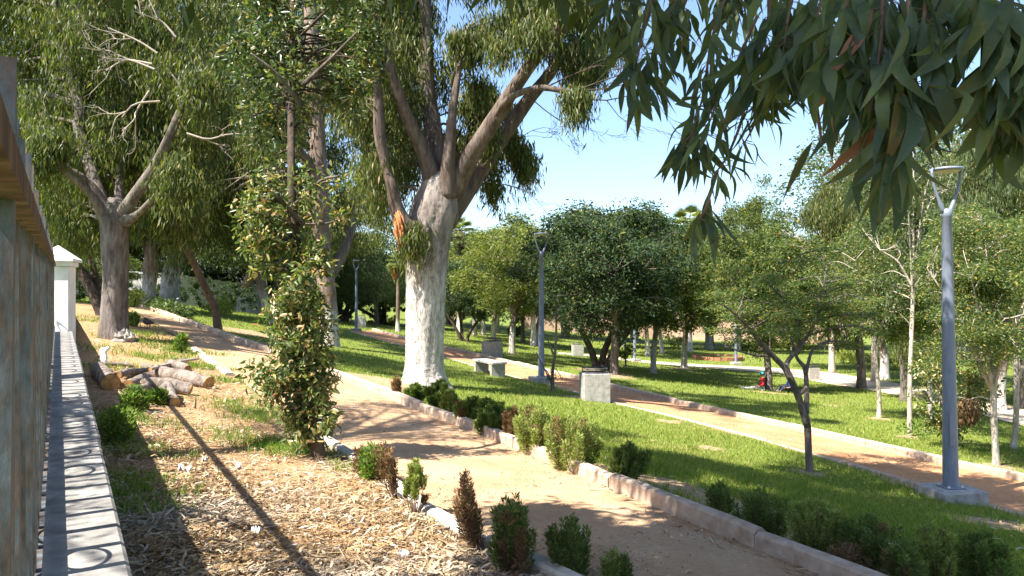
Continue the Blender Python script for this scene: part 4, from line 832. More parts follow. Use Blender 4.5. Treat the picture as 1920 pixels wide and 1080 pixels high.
hedge('tall_hedge', [far(840, 92), far(1000, 96), far(1200, 100), far(1420, 98), far(1600, 94)], 2.2, 2.2, 'hedge', 'long dark hedge along the far edge of the park', 16000, (.2, .1))
hedge('tall_hedge', [far(380, 58), far(470, 60), far(560, 64)], 2.6, 2., 'broad_dark', 'dark tall hedge behind the far left lawn', 12000, (.16, .08))
hedge('tall_hedge', [far(300, 43), far(390, 44), far(500, 46)], 1.9, 1.6, 'broad_dark', 'dark rambling bushes in front of the whitewashed perimeter wall', 12000, (.12, .05))
hedge('tall_hedge', [far(150, 46), far(222, 45)], 1.7, 1.4, 'hedge', 'green bushes in front of the perimeter wall behind the pillar', 7000, (.12, .05))
hedge('low_hedge', [at(288, 583), at(320, 592), at(345, 600)], .45, .5, 'hedge', 'low dark hedge along the far bend of the sandy path', 7000)
hedge('low_hedge', [at(250, 577), at(262, 572)], .7, .8, 'hedge_yellow', 'bright green bush at the far bend of the sandy path', 4000)
hedge('low_hedge', [at(400, 592), at(425, 590)], .7, .8, 'hedge_yellow', 'light green low bush left of the leafy climber on far lawn', 3500)
for kx, (px, Y, hh, lb) in enumerate([(150, 34, 1.6, 'leafy bush right behind the white pillar'), (960, 70, 1.0, 'round dark bush on the far lawn'), (1390, 66, 1.2, 'spiky green bush near the slim blue lamp'), (1260, 72, 1.1, 'green bush behind the white flaring trunk')]):
    hedge('garden_bush', [far(px, Y), far(px+12, Y)], hh, hh*1.1, 'hedge', lb, 5000)
print('mid trees', len(bpy.data.objects))
# ---------------------------------------------------------------- near and hero trees, built one by one
def PZ(px, py, Y): return P(px, py, Y)
def rad_px(n, Y): return n/F*Y
def hero(name, label, base, trunk, limbs, twigs_bark, bark, leafm, clumps, leaf, mode, per, sub, sr, group=None, extra=None, seg=28, lump=.05, hi=False, cat='tree', limb_parts=True, keep=None, upf=.25, ends=0, rings=60):
    """trunk: [(px,py,Y,rpx)...]; limbs: list of the same; clumps: (centre, radii, weight) in world metres"""
    t = thing(name, base, label, cat, group); o0 = np.array(base); SK, RD = [], []
    def run(rows, n, sg, nm, m):
        pts = np.array([PZ(*r[:3]) for r in rows]); rr = np.array([rad_px(r[3], r[2]) for r in rows]); l = smooth_line(pts, n); u = np.linspace(0, len(rows)-1, n); rd = np.interp(u, np.arange(len(rows)), rr)
        ob = MB().tube(l-o0, rd, sg, lump=lump).build(nm, m, t); SK.append(l); RD.append(rd); return ob
    run(trunk, rings, seg, 'trunk', M[bark])
    for lm in limbs: run(lm, 40, 12, 'limb', M[twigs_bark])
    sk, rd = np.concatenate(SK), np.concatenate(RD); up_ = sk[:, 2] > o0[2]+upf*(sk[:, 2].max()-o0[2]); sk, rd = sk[up_], rd[up_]
    if ends:                                                            # leafy ends on every limb
        clumps = list(clumps)
        for lm in limbs:
            e = PZ(*lm[-1][:3]); k_ = rad_px(ends, lm[-1][2])
            for f in range(3): clumps.append((e+np.array([0, 0, .25*k_])+rng.normal(0, .6*k_, 3), (k_*.75,)*3, .8))
    g = MB()
    for c_, r_, *w_ in clumps: twig_to(g, sk, rd, np.asarray(c_))
    if clumps: V = np.concatenate(g.v); g.v = [V-o0]; g.build('branches', M[twigs_bark], t)
    if clumps: crown('crown', clumps, leaf, M[leafm], t, o0, mode=mode, per=per, sub=sub, sr=sr, hi=hi, keep=keep)
    return t, o0
def fill(poly, Y, dY, n, rpx, flat=1.25, holes=()):
    """clumps filling an outline seen from here with true depth"""
    poly = np.array(poly, float); lo, hi_ = poly.min(0), poly.max(0); out = []
    while len(out) < n:
        q = rng.uniform(lo, hi_)
        if not in_poly(np.array([q[0]]), np.array([q[1]]), poly)[0]: continue
        if any(math.hypot(q[0]-h_[0], q[1]-h_[1]) < h_[2] for h_ in holes): continue
        y = Y+rng.uniform(-dY, dY); r_ = rad_px(rpx, Y)*rng.uniform(.6, 1.15); out.append((P(q[0], q[1], y), (r_, r_, r_*flat), rng.uniform(.6, 1.2)))
    return out
# giant whitewashed gum
Yh = 17.; b0 = at(796, 722); Yh = b0[1]
tr = [(798, 738, Yh, 58), (797, 724, Yh, 49), (796, 703, Yh, 40), (796, 680, Yh, 36), (796, 640, Yh, 35), (797, 560, Yh, 36), (800, 480, Yh, 40), (806, 430, Yh, 43), (818, 385, Yh, 42), (826, 345, Yh, 34), (832, 325, Yh, 20)]
L_ = [[(818, 375, Yh, 22), (800, 300, Yh-.2, 15), (762, 215, Yh-.6, 12), (735, 140, Yh-1., 9), (712, 70, Yh-1.2, 6), (690, -40, Yh-1.4, 4)],
 [(826, 365, Yh+.1, 26), (818, 280, Yh+.2, 19), (802, 180, Yh+.3, 15), (800, 90, Yh+.3, 13), (797, 0, Yh+.3, 11), (792, -120, Yh+.3, 7)],
 [(838, 370, Yh-.2, 20), (843, 280, Yh-.4, 12), (850, 200, Yh-.5, 8), (862, 120, Yh-.5, 5), (866, 60, Yh-.5, 3)],
 [(832, 405, Yh, 26), (850, 365, Yh, 22), (878, 300, Yh-.3, 17), (930, 220, Yh-.7, 15), (965, 165, Yh-1., 13), (1010, 100, Yh-1.3, 12), (1060, 48, Yh-1.6, 11), (1115, 5, Yh-1.9, 9), (1180, -50, Yh-2.3, 6)],
 [(832, 418, Yh+.05, 24), (856, 376, Yh+.2, 25), (885, 340, Yh+.4, 19), (930, 275, Yh+.6, 15), (985, 195, Yh+.8, 13), (1022, 150, Yh+.9, 11), (1060, 100, Yh+1, 10), (1110, 72, Yh+1.1, 7), (1165, 58, Yh+1.2, 5)],
 [(840, 350, Yh+.3, 12), (868, 280, Yh+.6, 8), (895, 225, Yh+.9, 6), (915, 190, Yh+1.1, 4)],
 [(1000, 115, Yh-1.2, 6), (1003, 70, Yh-1.1, 5), (1005, 20, Yh-1., 4), (1004, -40, Yh-1., 3)],
 [(925, 225, Yh-.7, 6), (955, 185, Yh-1.2, 6), (1010, 165, Yh-1.5, 6), (1065, 172, Yh-1.7, 5), (1080, 172, Yh-1.8, 4)],
 [(790, 445, Yh-.3, 30), (758, 420, Yh-.5, 17), (742, 385, Yh-.6, 13), (735, 350, Yh-.7, 11), (725, 320, Yh-.7, 8), (712, 250, Yh-.8, 12), (708, 170, Yh-.9, 8), (700, 90, Yh-1, 5)]]
cl = fill([(640, -140), (800, -140), (800, 120), (790, 330), (740, 400), (690, 420), (655, 330), (640, 180)], Yh+.9, 1.5, 50, 40, holes=[(760, 470, 30)])
cl += fill([(835, 190), (905, 150), (960, 190), (985, 235), (960, 270), (930, 290), (890, 300), (850, 300), (832, 260)], Yh+1.0, 1.3, 13, 15)
cl += fill([(940, 235), (992, 250), (995, 320), (975, 345), (930, 350), (905, 330), (930, 300)], Yh+1.6, 1.0, 7, 12)
cl += fill([(860, 60), (880, 10), (960, -30), (1120, -40), (1150, 30), (1130, 110), (1075, 120), (1040, 90), (990, 75), (950, 95), (915, 80)], Yh-.6, 1.2, 30, 24)
cl += fill([(800, -130), (1150, -140), (1100, -50), (880, -40)], Yh, 1.5, 24, 40)
cl += fill([(690, -80), (800, -80), (795, 200), (760, 330), (700, 330)], Yh+3.2, .8, 26, 34)
cl += [(P(770, 445, Yh-.75), .22, .8), (P(775, 425, Yh-.7), .2, .8), (P(845, 110, Yh+.6), .3, .5), (P(832, 150, Yh+.6), .35, .8), (P(1085, 90, Yh), .25, .5), (P(880, 95, Yh), .3, .6), (P(905, 60, Yh), .3, .6)]
gt, o0 = hero('giant_gum_tree', 'giant gum tree with thick whitewashed trunk and spreading limbs at the centre', b0, tr, L_, 'bark_limb', 'bark_hero', 'euc', cl, (.17, .03), 'droop', 26, 30, .14, ends=12, seg=80, lump=.05, rings=150)
for ch in gt.children:
    if ch.name.startswith('trunk'): tk_ = ch
g = MB(); 
for st, dr, L in (((1050, 172, Yh-1.7), (1, 0, .15), 1.), ((1075, 172, Yh-1.8), (1, -.1, .45), .9), ((1020, 166, Yh-1.5), (1, 0, .5), .9), ((1060, 172, Yh-1.7), (1, 0, -.15), .85), ((985, 175, Yh-1.3), (.6, 0, -.5), .7), ((900, 330, Yh+.5), (.9, 0, -.3), .8), ((935, 260, Yh+.6), (.9, 0, .1), .6), ((800, 150, Yh), (-.8, -.3, .2), .8), ((905, 250, Yh), (-.3, 0, .9), .8)):
    g = MB(); bare_spray(g, P(*st)-o0, np.array(dr, float), L*1.35, .018 if L > .8 else .013, 4, .36); g.build('bare_twig', M['bark_dark'], gt)
M['torn'] = simple('torn orange wood', [(.3, (.2, .07, .03)), (.5, (.42, .17, .07)), (.75, (.55, .33, .18))], 18, .9, .1, .8, .02, (1, 1, .15))
g = MB()
for q in range(16):
    x0 = 738+rng.uniform(0, 14); y0 = 395+rng.uniform(0, 45); g.tube(smooth_line([P(x0, y0, Yh-.82), P(x0+3+rng.uniform(0, 8), y0+22, Yh-.85-rng.uniform(0, .08)), P(x0+9, y0+40, Yh-.75)], 5)-o0, [.02, .03, .03, .02, .006], 5, cap=False)
g.build('torn_bark', M['torn'], gt)
# whitewashed left tree
b0 = at(213, 634); Y1 = b0[1]
tr = [(213, 646, Y1, 34), (213, 634, Y1, 29), (214, 600, Y1, 24), (216, 520, Y1, 22), (215, 450, Y1, 24), (215, 415, Y1, 26), (218, 385, Y1, 20), (220, 372, Y1, 12)]
L_ = [[(205, 420, Y1, 16), (185, 360, Y1, 11), (150, 250, Y1+.3, 11), (150, 200, Y1+.4, 10), (130, 120, Y1+.6, 9), (105, 20, Y1+.8, 6), (95, -80, Y1+.8, 4)],
 [(225, 410, Y1, 16), (250, 370, Y1-.2, 11), (290, 310, Y1-.4, 9), (325, 240, Y1-.6, 8), (345, 190, Y1-.7, 6), (352, 170, Y1-.8, 4)],
 [(200, 415, Y1-.1, 12), (170, 365, Y1-.4, 7), (120, 320, Y1-.8, 6), (85, 285, Y1-1., 4)], [(205, 400, Y1-.1, 10), (165, 340, Y1-.3, 6), (100, 300, Y1-.6, 5), (75, 280, Y1-.8, 3)],
 [(235, 415, Y1-.1, 12), (260, 400, Y1-.4, 6), (300, 360, Y1-.7, 5), (345, 335, Y1-1., 3)], [(222, 395, Y1+.2, 11), (225, 330, Y1+.5, 7), (240, 220, Y1+.9, 5), (250, 60, Y1+1.2, 4)]]
cl = fill([(-60, -120), (470, -140), (440, 60), (420, 200), (380, 330), (300, 370), (150, 370), (90, 330), (-20, 300), (-60, 150)], Y1+1.7, 1.9, 135, 44, holes=[(95, 15, 18), (345, 40, 18), (255, 440, 20), (105, 365, 14)])
cl += fill([(120, 380), (180, 400), (185, 450), (140, 440)], Y1+1.5, .5, 6, 25)+fill([(290, 380), (350, 370), (370, 430), (330, 440)], Y1+1.5, .6, 6, 28)
lt1, o0 = hero('gum_tree', 'large gum tree with grey trunk forking low, standing by the wall at left', b0, tr, L_, 'bark_grey', 'bark_grey', 'euc', cl, (.155, .032), 'droop', 24, 34, .15, ends=32, seg=30, lump=.05)
g = MB()
for st, dr, L in (((290, 130, Y1-1.4), (-1, 0, .35), .8), ((285, 120, Y1-1.4), (-1, 0, .05), .9), ((295, 100, Y1-1.4), (-.8, -.2, .4), .8), ((300, 190, Y1-1.5), (-1, 0, -.3), .7), ((330, 70, Y1-1.4), (-.7, 0, .7), .7), ((350, 250, Y1-1.3), (.8, 0, -.1), .7), ((280, 170, Y1-1.5), (-.5, 0, -.8), .7)):
    g = MB(); bare_spray(g, P(*st)-o0, np.array(dr, float), L*1.1, .024, 3, .5); g.build('bare_twig', M['twig_dead'], lt1)
# grey trunk gum behind the climber
b0 = at(618, 648); Y2 = b0[1]
tr = [(618, 660, Y2, 24), (618, 646, Y2, 20), (616, 600, Y2, 17), (612, 540, Y2, 17), (606, 470, Y2, 16), (602, 400, Y2, 16), (598, 320, Y2, 15), (596, 250, Y2, 14), (590, 150, Y2, 13), (584, 60, Y2, 13), (580, -60, Y2, 10)]
L_ = [[(610, 530, Y2+.1, 12), (640, 480, Y2+.4, 10), (660, 420, Y2+.6, 8), (675, 340, Y2+.8, 6), (690, 260, Y2+1, 4)], [(598, 330, Y2, 9), (570, 290, Y2-.5, 6), (540, 250, Y2-1, 5), (500, 220, Y2-1.4, 3)], [(594, 200, Y2, 8), (625, 140, Y2-.6, 6), (665, 60, Y2-1, 4)], [(590, 160, Y2, 9), (550, 80, Y2+.5, 6), (500, 0, Y2+.8, 5)]]
cl = fill([(380, -140), (740, -140), (720, 100), (715, 260), (690, 400), (640, 440), (560, 300), (470, 330), (400, 300), (370, 150)], Y2+2.4, 2.6, 110, 38, holes=[(600, 380, 40), (680, 20, 16)])
cl += fill([(380, 300), (470, 320), (470, 430), (420, 450), (380, 400)], Y2+4, 1.5, 22, 30)
hero('gum_tree', 'straight grey gum trunk rising behind the leafy climber', b0, tr, L_, 'bark_grey', 'bark_wash', 'euc', cl, (.2, .042), 'droop', 24, 32, .19, ends=26, seg=24)
# leaning slim trunk and a pair leaning left
b0 = at(406, 620); Ya = b0[1]
hero('leaning_tree', 'slim bare trunk leaning left over the kerb of the far sandy path', b0, [(407, 626, Ya, 10), (408, 610, Ya, 8), (402, 575, Ya-.2, 7), (385, 540, Ya-.5, 7), (362, 490, Ya-.8, 6.5), (340, 450, Ya-1.1, 6), (318, 412, Ya-1.4, 5), (300, 380, Ya-1.6, 4)], [], 'bark_brown', 'bark_brown', 'euc', fill([(270, 300), (340, 300), (350, 370), (300, 390)], Ya-1.6, .8, 12, 26), (.17, .03), 'droop', 16, 20, .15, seg=14)
b0 = at(192, 592); Yb = b0[1]
hero('leaning_tree', 'dark trunk leaning left between the pillar and the left gum tree', b0, [(194, 597, Yb, 14), (190, 585, Yb, 11), (175, 550, Yb, 10), (155, 515, Yb, 9), (135, 485, Yb, 8), (110, 440, Yb, 6), (90, 390, Yb, 4)], [[(180, 560, Yb+.3, 7), (178, 520, Yb+.3, 7), (168, 470, Yb+.4, 6), (160, 400, Yb+.5, 4)]], 'bark_dark', 'bark_dark', 'euc', fill([(60, 330), (190, 340), (190, 420), (150, 440), (80, 430)], Yb, 1.6, 26, 34), (.19, .034), 'droop', 16, 20, .17, seg=16)
b0 = at(278, 578); Yc = b0[1]
hero('gum_tree', 'far gum tree with white foot in front of the perimeter wall', b0, [(277, 584, Yc, 17), (277, 575, Yc, 14), (279, 540, Yc, 12), (283, 500, Yc, 14), (286, 470, Yc, 13), (288, 450, Yc, 9)], [[(282, 480, Yc, 9), (268, 440, Yc, 6), (250, 380, Yc, 4)], [(290, 475, Yc, 9), (310, 440, Yc, 6), (335, 390, Yc, 4)]], 'bark_dark', 'bark_wash', 'euc', fill([(200, 330), (370, 320), (390, 420), (330, 470), (300, 420), (270, 450), (215, 430)], Yc, 3, 40, 30), (.24, .045), 'droop', 16, 20, .22, seg=18)
b0 = at(508, 606); Yd = b0[1]
hero('leaning_tree', 'dark twisted trunk half hidden left of the leafy climber', b0, [(512, 612, Yd, 14), (508, 602, Yd, 11), (500, 570, Yd, 10), (490, 530, Yd, 10), (478, 480, Yd, 9), (470, 420, Yd, 7)], [[(500, 575, Yd, 8), (520, 530, Yd, 6), (540, 470, Yd, 5)]], 'bark_dark', 'bark_wash', 'euc', fill([(400, 330), (560, 340), (560, 440), (500, 470), (430, 450)], Yd, 2, 30, 32), (.2, .038), 'droop', 16, 20, .18, seg=16)
# forking young tree by the near lawn
b0 = at(1516, 884); Ye = b0[1]
tr = [(1517, 892, Ye, 9), (1518, 880, Ye, 7), (1516, 850, Ye, 6.5), (1514, 800, Ye, 6.5), (1510, 775, Ye, 6)]
L_ = [[(1513, 800, Ye, 6), (1497, 745, Ye-.1, 6.5), (1482, 710, Ye-.2, 6.5), (1470, 688, Ye-.2, 6), (1450, 668, Ye-.3, 5), (1425, 640, Ye-.4, 4), (1390, 600, Ye-.5, 2.5), (1355, 570, Ye-.6, 1.5)], [(1480, 705, Ye-.2, 5), (1476, 680, Ye, 4.5), (1500, 650, Ye+.1, 4), (1525, 610, Ye+.2, 3), (1540, 560, Ye+.3, 2), (1550, 500, Ye+.3, 1.2)],
 [(1512, 775, Ye, 5), (1512, 720, Ye+.1, 4.5), (1508, 690, Ye+.2, 4), (1494, 670, Ye+.2, 3), (1485, 640, Ye+.3, 2.5), (1470, 570, Ye+.3, 2)], [(1511, 700, Ye+.1, 3.5), (1525, 655, Ye+.2, 2.5), (1560, 640, Ye+.4, 2), (1610, 650, Ye+.5, 1.4)], [(1495, 745, Ye-.1, 4), (1513, 725, Ye-.1, 3.5)], [(1450, 668, Ye-.3, 3), (1410, 665, Ye-.4, 2), (1360, 650, Ye-.5, 1.2)], [(1500, 650, Ye+.1, 3), (1490, 590, Ye, 2), (1440, 530, Ye-.1, 1.3)]]
cl = fill([(1335, 560), (1400, 480), (1480, 450), (1560, 470), (1640, 560), (1650, 640), (1590, 650), (1540, 620), (1470, 640), (1410, 650), (1350, 650)], Ye, .9, 60, 22, .5)
fk, o0 = hero('young_feathery_tree', 'young tree forking from a slim mottled stem on the near lawn', b0, tr, L_, 'bark_grey', 'bark_grey', 'feather', cl, (.05, .016), 'plate', 26, 14, .085, seg=12)
# sapling by the blue lamp
b0 = at(1036, 735); Yf = b0[1]
hero('sapling', 'thin bare sapling with few leaves beside the blue lamp post', b0, [(1036, 738, Yf, 3.5), (1036, 700, Yf, 3), (1041, 660, Yf, 2.5), (1043, 610, Yf, 2), (1042, 560, Yf, 1.4)], [[(1038, 665, Yf, 2), (1030, 645, Yf, 1.5), (1026, 635, Yf, 1)], [(1035, 720, Yf, 1.6), (1020, 690, Yf, 1.2), (1005, 660, Yf, .8)]], 'bark_grey', 'bark_grey', 'broad_mid', fill([(1020, 700), (1060, 690), (1055, 730), (1020, 730)], Yf, .2, 6, 9)+fill([(1020, 540), (1065, 540), (1060, 600), (1025, 600)], Yf, .3, 6, 12), (.07, .02), 'random', 6, 7, .05, seg=8, cat='sapling')
b0 = at(1173, 690)
hero('sapling', 'small leafy sapling with thin stem left of the slim pale lamp', b0, [(1173, 692, b0[1], 1.6), (1173, 670, b0[1], 1.4), (1174, 650, b0[1], 1)], [], 'bark_grey', 'bark_grey', 'broad_mid', fill([(1163, 648), (1183, 648), (1182, 672), (1164, 672)], b0[1], .3, 8, 7), (.12, .05), 'random', 9, 9, .08, seg=6, cat='sapling')
# brown leaved bush by the lamp
b0 = at(1775, 838); Yg = b0[1]
t = thing('leafy_bush', b0, 'tall bush with green and dry brown leaves behind the lamp post', 'bush'); g = MB(); cl = fill([(1722, 690), (1760, 660), (1830, 690), (1858, 740), (1840, 800), (1790, 835), (1745, 800)], Yg, .5, 26, 20)
for c_, *_ in cl: twig_to(g, np.array([b0+[0, 0, z] for z in (.0, .2, .4)]), np.array([.03]*3), c_, .012)
V = np.concatenate(g.v); g.v = [V-b0]; g.build('stems', M['bark_brown'], t)
crown('foliage', cl, (.09, .04), M['ivy'], t, b0, mode='random', per=9, sub=16, sr=.08, hi=True)
t2 = crown('foliage', fill([(1800, 720), (1850, 730), (1845, 780), (1800, 770)], Yg-.45, .1, 6, 16), (.1, .04), M['juniper_dry'], t, b0, mode='droop', per=9, sub=12, sr=.05, hi=True); t2['label'] = 'cluster of dead brown leaves'
b0 = at(1712, 822); t = thing('leafy_bush', b0, 'small weedy shoot at the foot of the slender white stem', 'plant'); crown('foliage', [(b0+[0, 0, .2], (.25, .25, .2), 1), (b0+[.15, -.1, .15], .18, .8)], (.08, .03), M['weed'], t, b0, mode='up', per=8, sub=14, sr=.05, hi=True)
# leafy climber tree in front
b0 = at(594, 862); Yi = b0[1]
tr = [(596, 872, Yi, 17), (596, 858, Yi, 14), (594, 820, Yi, 13), (590, 760, Yi, 12), (580, 690, Yi+.05, 11), (572, 600, Yi+.1, 10), (560, 500, Yi+.1, 9), (550, 400, Yi+.1, 8), (546, 300, Yi+.2, 7), (546, 180, Yi+.8, 6), (548, 60, Yi+1.4, 5), (550, -80, Yi+1.9, 4)]
L_ = [[(566, 420, Yi+.1, 6), (520, 370, Yi-.1, 4), (480, 340, Yi-.2, 2.5)], [(562, 380, Yi+.1, 5), (600, 340, Yi, 3), (635, 330, Yi-.1, 2)], [(566, 200, Yi+.2, 5), (520, 140, Yi, 3), (470, 100, Yi-.1, 2)], [(568, 160, Yi+.2, 5), (620, 110, Yi+.3, 3), (670, 60, Yi+.4, 2)]]
cl = fill([(530, 655), (560, 640), (598, 660), (612, 720), (612, 785), (602, 825), (580, 828), (552, 800), (538, 750), (522, 690)], Yi, .15, 40, 16, 1.1)
cl += fill([(440, 400), (480, 330), (560, 330), (640, 340), (645, 400), (625, 460), (600, 560), (610, 660), (540, 660), (505, 560), (480, 480)], Yi, .3, 50, 20, 1., holes=[(602, 440, 24), (600, 400, 26), (599, 350, 26), (598, 310, 24)])
cl += fill([(535, 560), (600, 560), (606, 720), (545, 720)], Yi+.05, .16, 16, 17)
cl += fill([(480, 690), (520, 700), (520, 750), (495, 755)], Yi-.1, .15, 7, 14)
cl_up = fill([(430, 0), (470, -60), (720, -60), (690, 120), (640, 230), (560, 290), (520, 300), (470, 250), (440, 150)], Yi+1.7, 1.2, 90, 27, .9, holes=[(596, 380, 60), (597, 290, 32), (596, 240, 34), (592, 190, 34), (590, 140, 34), (586, 90, 34), (584, 40, 34)])
ct, o0 = hero('climber_clad_tree', 'slim tree wrapped from ground up in leafy climber with tan seed clusters', b0, tr, L_, 'bark_grey', 'bark_dark', 'ivy', cl, (.075, .028), 'random', 9, 12, .055, hi=True, seg=16, upf=.02, keep=lambda p: ~((np.abs(CX+F*p[:, 0]/p[:, 1]-600) < 15) & (HY-F*p[:, 2]/p[:, 1] < 470) & (rng.uniform(0, 1, len(p)) < .0)))
skc = np.array([P(545+i_*.1, 300-i_*12, Yi+.15+i_*.06) for i_ in range(30)]); g = MB(); [twig_to(g, skc, np.full(30, .03), c_[0]) for c_ in cl_up]; V = np.concatenate(g.v); g.v = [V-o0]; g.build('branches', M['bark_dark'], ct)
crown('crown', cl_up, (.085, .03), M['ivy_up'], ct, o0, mode='random', per=10, sub=16, sr=.08, hi=True)
print('heroes', len(bpy.data.objects))
# ---------------------------------------------------------------- small shrubs along the kerbs
def plume_geo(l, n, z0, r_, leaf, ang=.75):
    """sprays standing off a stem at an angle, longest low down"""
    q = z0+(1-z0)*rng.uniform(0, 1, n)**.85; f = q*(len(l)-1); i = np.minimum(f.astype(int), len(l)-2); t = (f-i)[:, None]; p = l[i]*(1-t)+l[i+1]*t; tg = unit(l[i+1]-l[i])
    rd = unit(np.cross(tg, rng.normal(size=(n, 3)))); rr = r_*np.sqrt(rng.uniform(0, 1, n))*(1.1-.75*q)
    p = p+rd*rr[:, None]; d = unit(tg*.8+rd*ang+rng.normal(0, .22, (n, 3))); L = leaf[0]*rng.uniform(.6, 1.3, n); return leaf_geo(p, d, L, leaf[1]*rng.uniform(.7, 1.3, n), fold=.2)
def juniper(px, py, hpx, wpx, label, m='juniper', spires=5, dens=1., stem=.25, dry=None, top_only=False, name='juniper_shrub', leaf=(.034, .0075)):
    b0 = at(px, py); Y = b0[1]; h = hpx/F*Y; w = wpx/F*Y; t = thing(name, b0, label, 'shrub', 'low shrubs along the kerbs'); g = MB(); gl = MB(); gd = MB(); k = spires*3+2; vol = h*w*w/.03; leaf = (leaf[0]*min(1.6, max(1, Y/7)), leaf[1]*min(2, max(1, Y/6)))
    lean_ = rng.normal(0, .1, 2)*h
    nl = int(np.clip(4600*dens*(h*w/.1), 900, 12000)/k)
    for s in range(k):
        a = s*2.4+rng.uniform(0, .8); f = (s+.3)/k; rr = w*.44*math.sqrt(f); z = h*(1-.5*f*rng.uniform(.2, 1.2)-.12*rng.uniform()*(s > 0)); a += rng.normal(0, .5); rr *= rng.uniform(.65, 1.25); tip = np.array([rr*math.cos(a)+lean_[0], rr*math.sin(a)+lean_[1], z]); bs = np.array([rr*.18*math.cos(a), rr*.18*math.sin(a), -.03])
        l = smooth_line([bs, (bs+tip)*[.62, .62, .45], tip], 12); g.tube(l, np.linspace(max(.004, h*.012), .0015, 12), 5, cap=False)
        z0 = (stem*(.5+f*.5) if not top_only else .6)+rng.uniform(-.05, .12); isdry = rng.uniform() < (.16 if dry else .05 if m in ('juniper', 'juniper_light') else 0)
        (gd if isdry else gl).add(*plume_geo(l, nl, min(z0, .85), w*.115 if m != 'weed' else w*.22, leaf)[:2])
        for e in range(4):
            p = l[rng.integers(4, 11)]; q = p+unit(np.r_[rng.normal(size=2), .8])*w*.14; g.tube([p, q], [.0025, .001], 4, cap=False)
    g.build('stems', M['bark_brown'], t); gl.build('foliage', M[m], t)
    if dry or gd.n:
        for (dx, dz, r_) in (dry or ()): gd.add(*leaf_cloud([((dx*w, -w*.38, dz*h), r_*w*.8, 1)], leaf, mode='up', per=10, sub=20, sr=.01)[:2])
        o = gd.build('dry_foliage', M['juniper_dry'], t)
    return t
juniper(966, 1076, 150, 105, 'green juniper shrub in the foreground with one dry brown patch at its foot', spires=7, dry=[(.12, .18, .16), (-.1, .75, .12)])
juniper(1082, 1085, 118, 100, 'dark green juniper shrub in the foreground right of the patchy one', spires=6)
juniper(1142, 1095, 60, 50, 'small bright juniper at bottom edge right of the dark green one', 'juniper_light', 3)
juniper(1178, 1098, 55, 42, 'smallest juniper tip at the bottom edge of the path', 'juniper', 2)
juniper(900, 1040, 155, 55, 'upright dried brown shrub on bare stems beside the near kerb', 'juniper_dry', 6, .75, .35)
juniper(776, 965, 105, 44, 'little clipped shrub with bright green top on bare brown stems', 'juniper_light', 4, 1., .5, top_only=True)
juniper(744, 940, 98, 36, 'withered grey brown shrub behind the little green topped one', 'juniper_dry', 4, .5, .55)
juniper(716, 905, 80, 50, 'straggly half dry shrub with green weeds at the kerb', 'juniper_dry', 5, .35, .3)
juniper(690, 900, 70, 60, 'leafy green weed sprawling on the kerb behind the dry shrubs', 'weed', 5, .25, .15, name='weed_plant', leaf=(.045, .02))
juniper(672, 890, 55, 30, 'thin dry stalks at the kerb close to the climber', 'juniper_dry', 3, .25, .3)
juniper(748, 752, 48, 22, 'tiny dead brown seedling at the kerb below the giant trunk', 'juniper_dry', 3, .4, .35)
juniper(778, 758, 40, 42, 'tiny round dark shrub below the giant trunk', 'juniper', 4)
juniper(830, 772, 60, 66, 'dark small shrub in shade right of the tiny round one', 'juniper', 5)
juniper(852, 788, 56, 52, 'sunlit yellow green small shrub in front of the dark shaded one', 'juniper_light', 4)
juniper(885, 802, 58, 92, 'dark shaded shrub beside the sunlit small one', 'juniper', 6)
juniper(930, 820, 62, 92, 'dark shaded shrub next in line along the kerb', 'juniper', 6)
juniper(962, 835, 75, 40, 'brown withered shrub left of the large bright juniper', 'juniper_dry', 5, .6, .2)
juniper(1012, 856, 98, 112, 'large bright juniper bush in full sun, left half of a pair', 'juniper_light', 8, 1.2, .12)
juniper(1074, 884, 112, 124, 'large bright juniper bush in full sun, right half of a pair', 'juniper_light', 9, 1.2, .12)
juniper(1160, 910, 82, 82, 'round topped shrub on visible stems, alone on the sunny lawn edge', 'juniper', 7, 1., .45)
juniper(1350, 968, 68, 60, 'small thin shrub in shade on the lawn edge', 'juniper', 4, .7, .35)
juniper(1440, 1014, 96, 108, 'brownish green shrub in shade on the lawn edge', 'juniper', 7, .8, .25)
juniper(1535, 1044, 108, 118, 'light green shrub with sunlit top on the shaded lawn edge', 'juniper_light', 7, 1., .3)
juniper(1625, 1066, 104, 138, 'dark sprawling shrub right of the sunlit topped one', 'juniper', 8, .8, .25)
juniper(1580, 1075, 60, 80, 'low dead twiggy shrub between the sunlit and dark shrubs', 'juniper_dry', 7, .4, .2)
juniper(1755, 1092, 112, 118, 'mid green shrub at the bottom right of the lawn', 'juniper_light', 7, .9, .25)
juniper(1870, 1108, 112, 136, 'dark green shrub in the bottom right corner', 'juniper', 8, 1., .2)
juniper(1690, 1096, 84, 104, 'dim green shrub partly hidden at the bottom edge of the lawn', 'juniper', 6, .8, .2)
for px, py, h, w, lb in [(222, 830, 70, 80, 'feathery green weed in the wall shade beside the coping'), (255, 770, 46, 60, 'green weed shoots in front of the shaded log'), (290, 760, 30, 40, 'small weed sprig at the edge of the wall shade'), (330, 660, 34, 26, 'leafy weed on the kerb slab behind the logs'), (245, 612, 26, 26, 'little green weed right of the left gum tree')]:
    juniper(px, py, h, w, lb, 'weed', 6, .22, .15, name='weed_plant', leaf=(.05, .014))
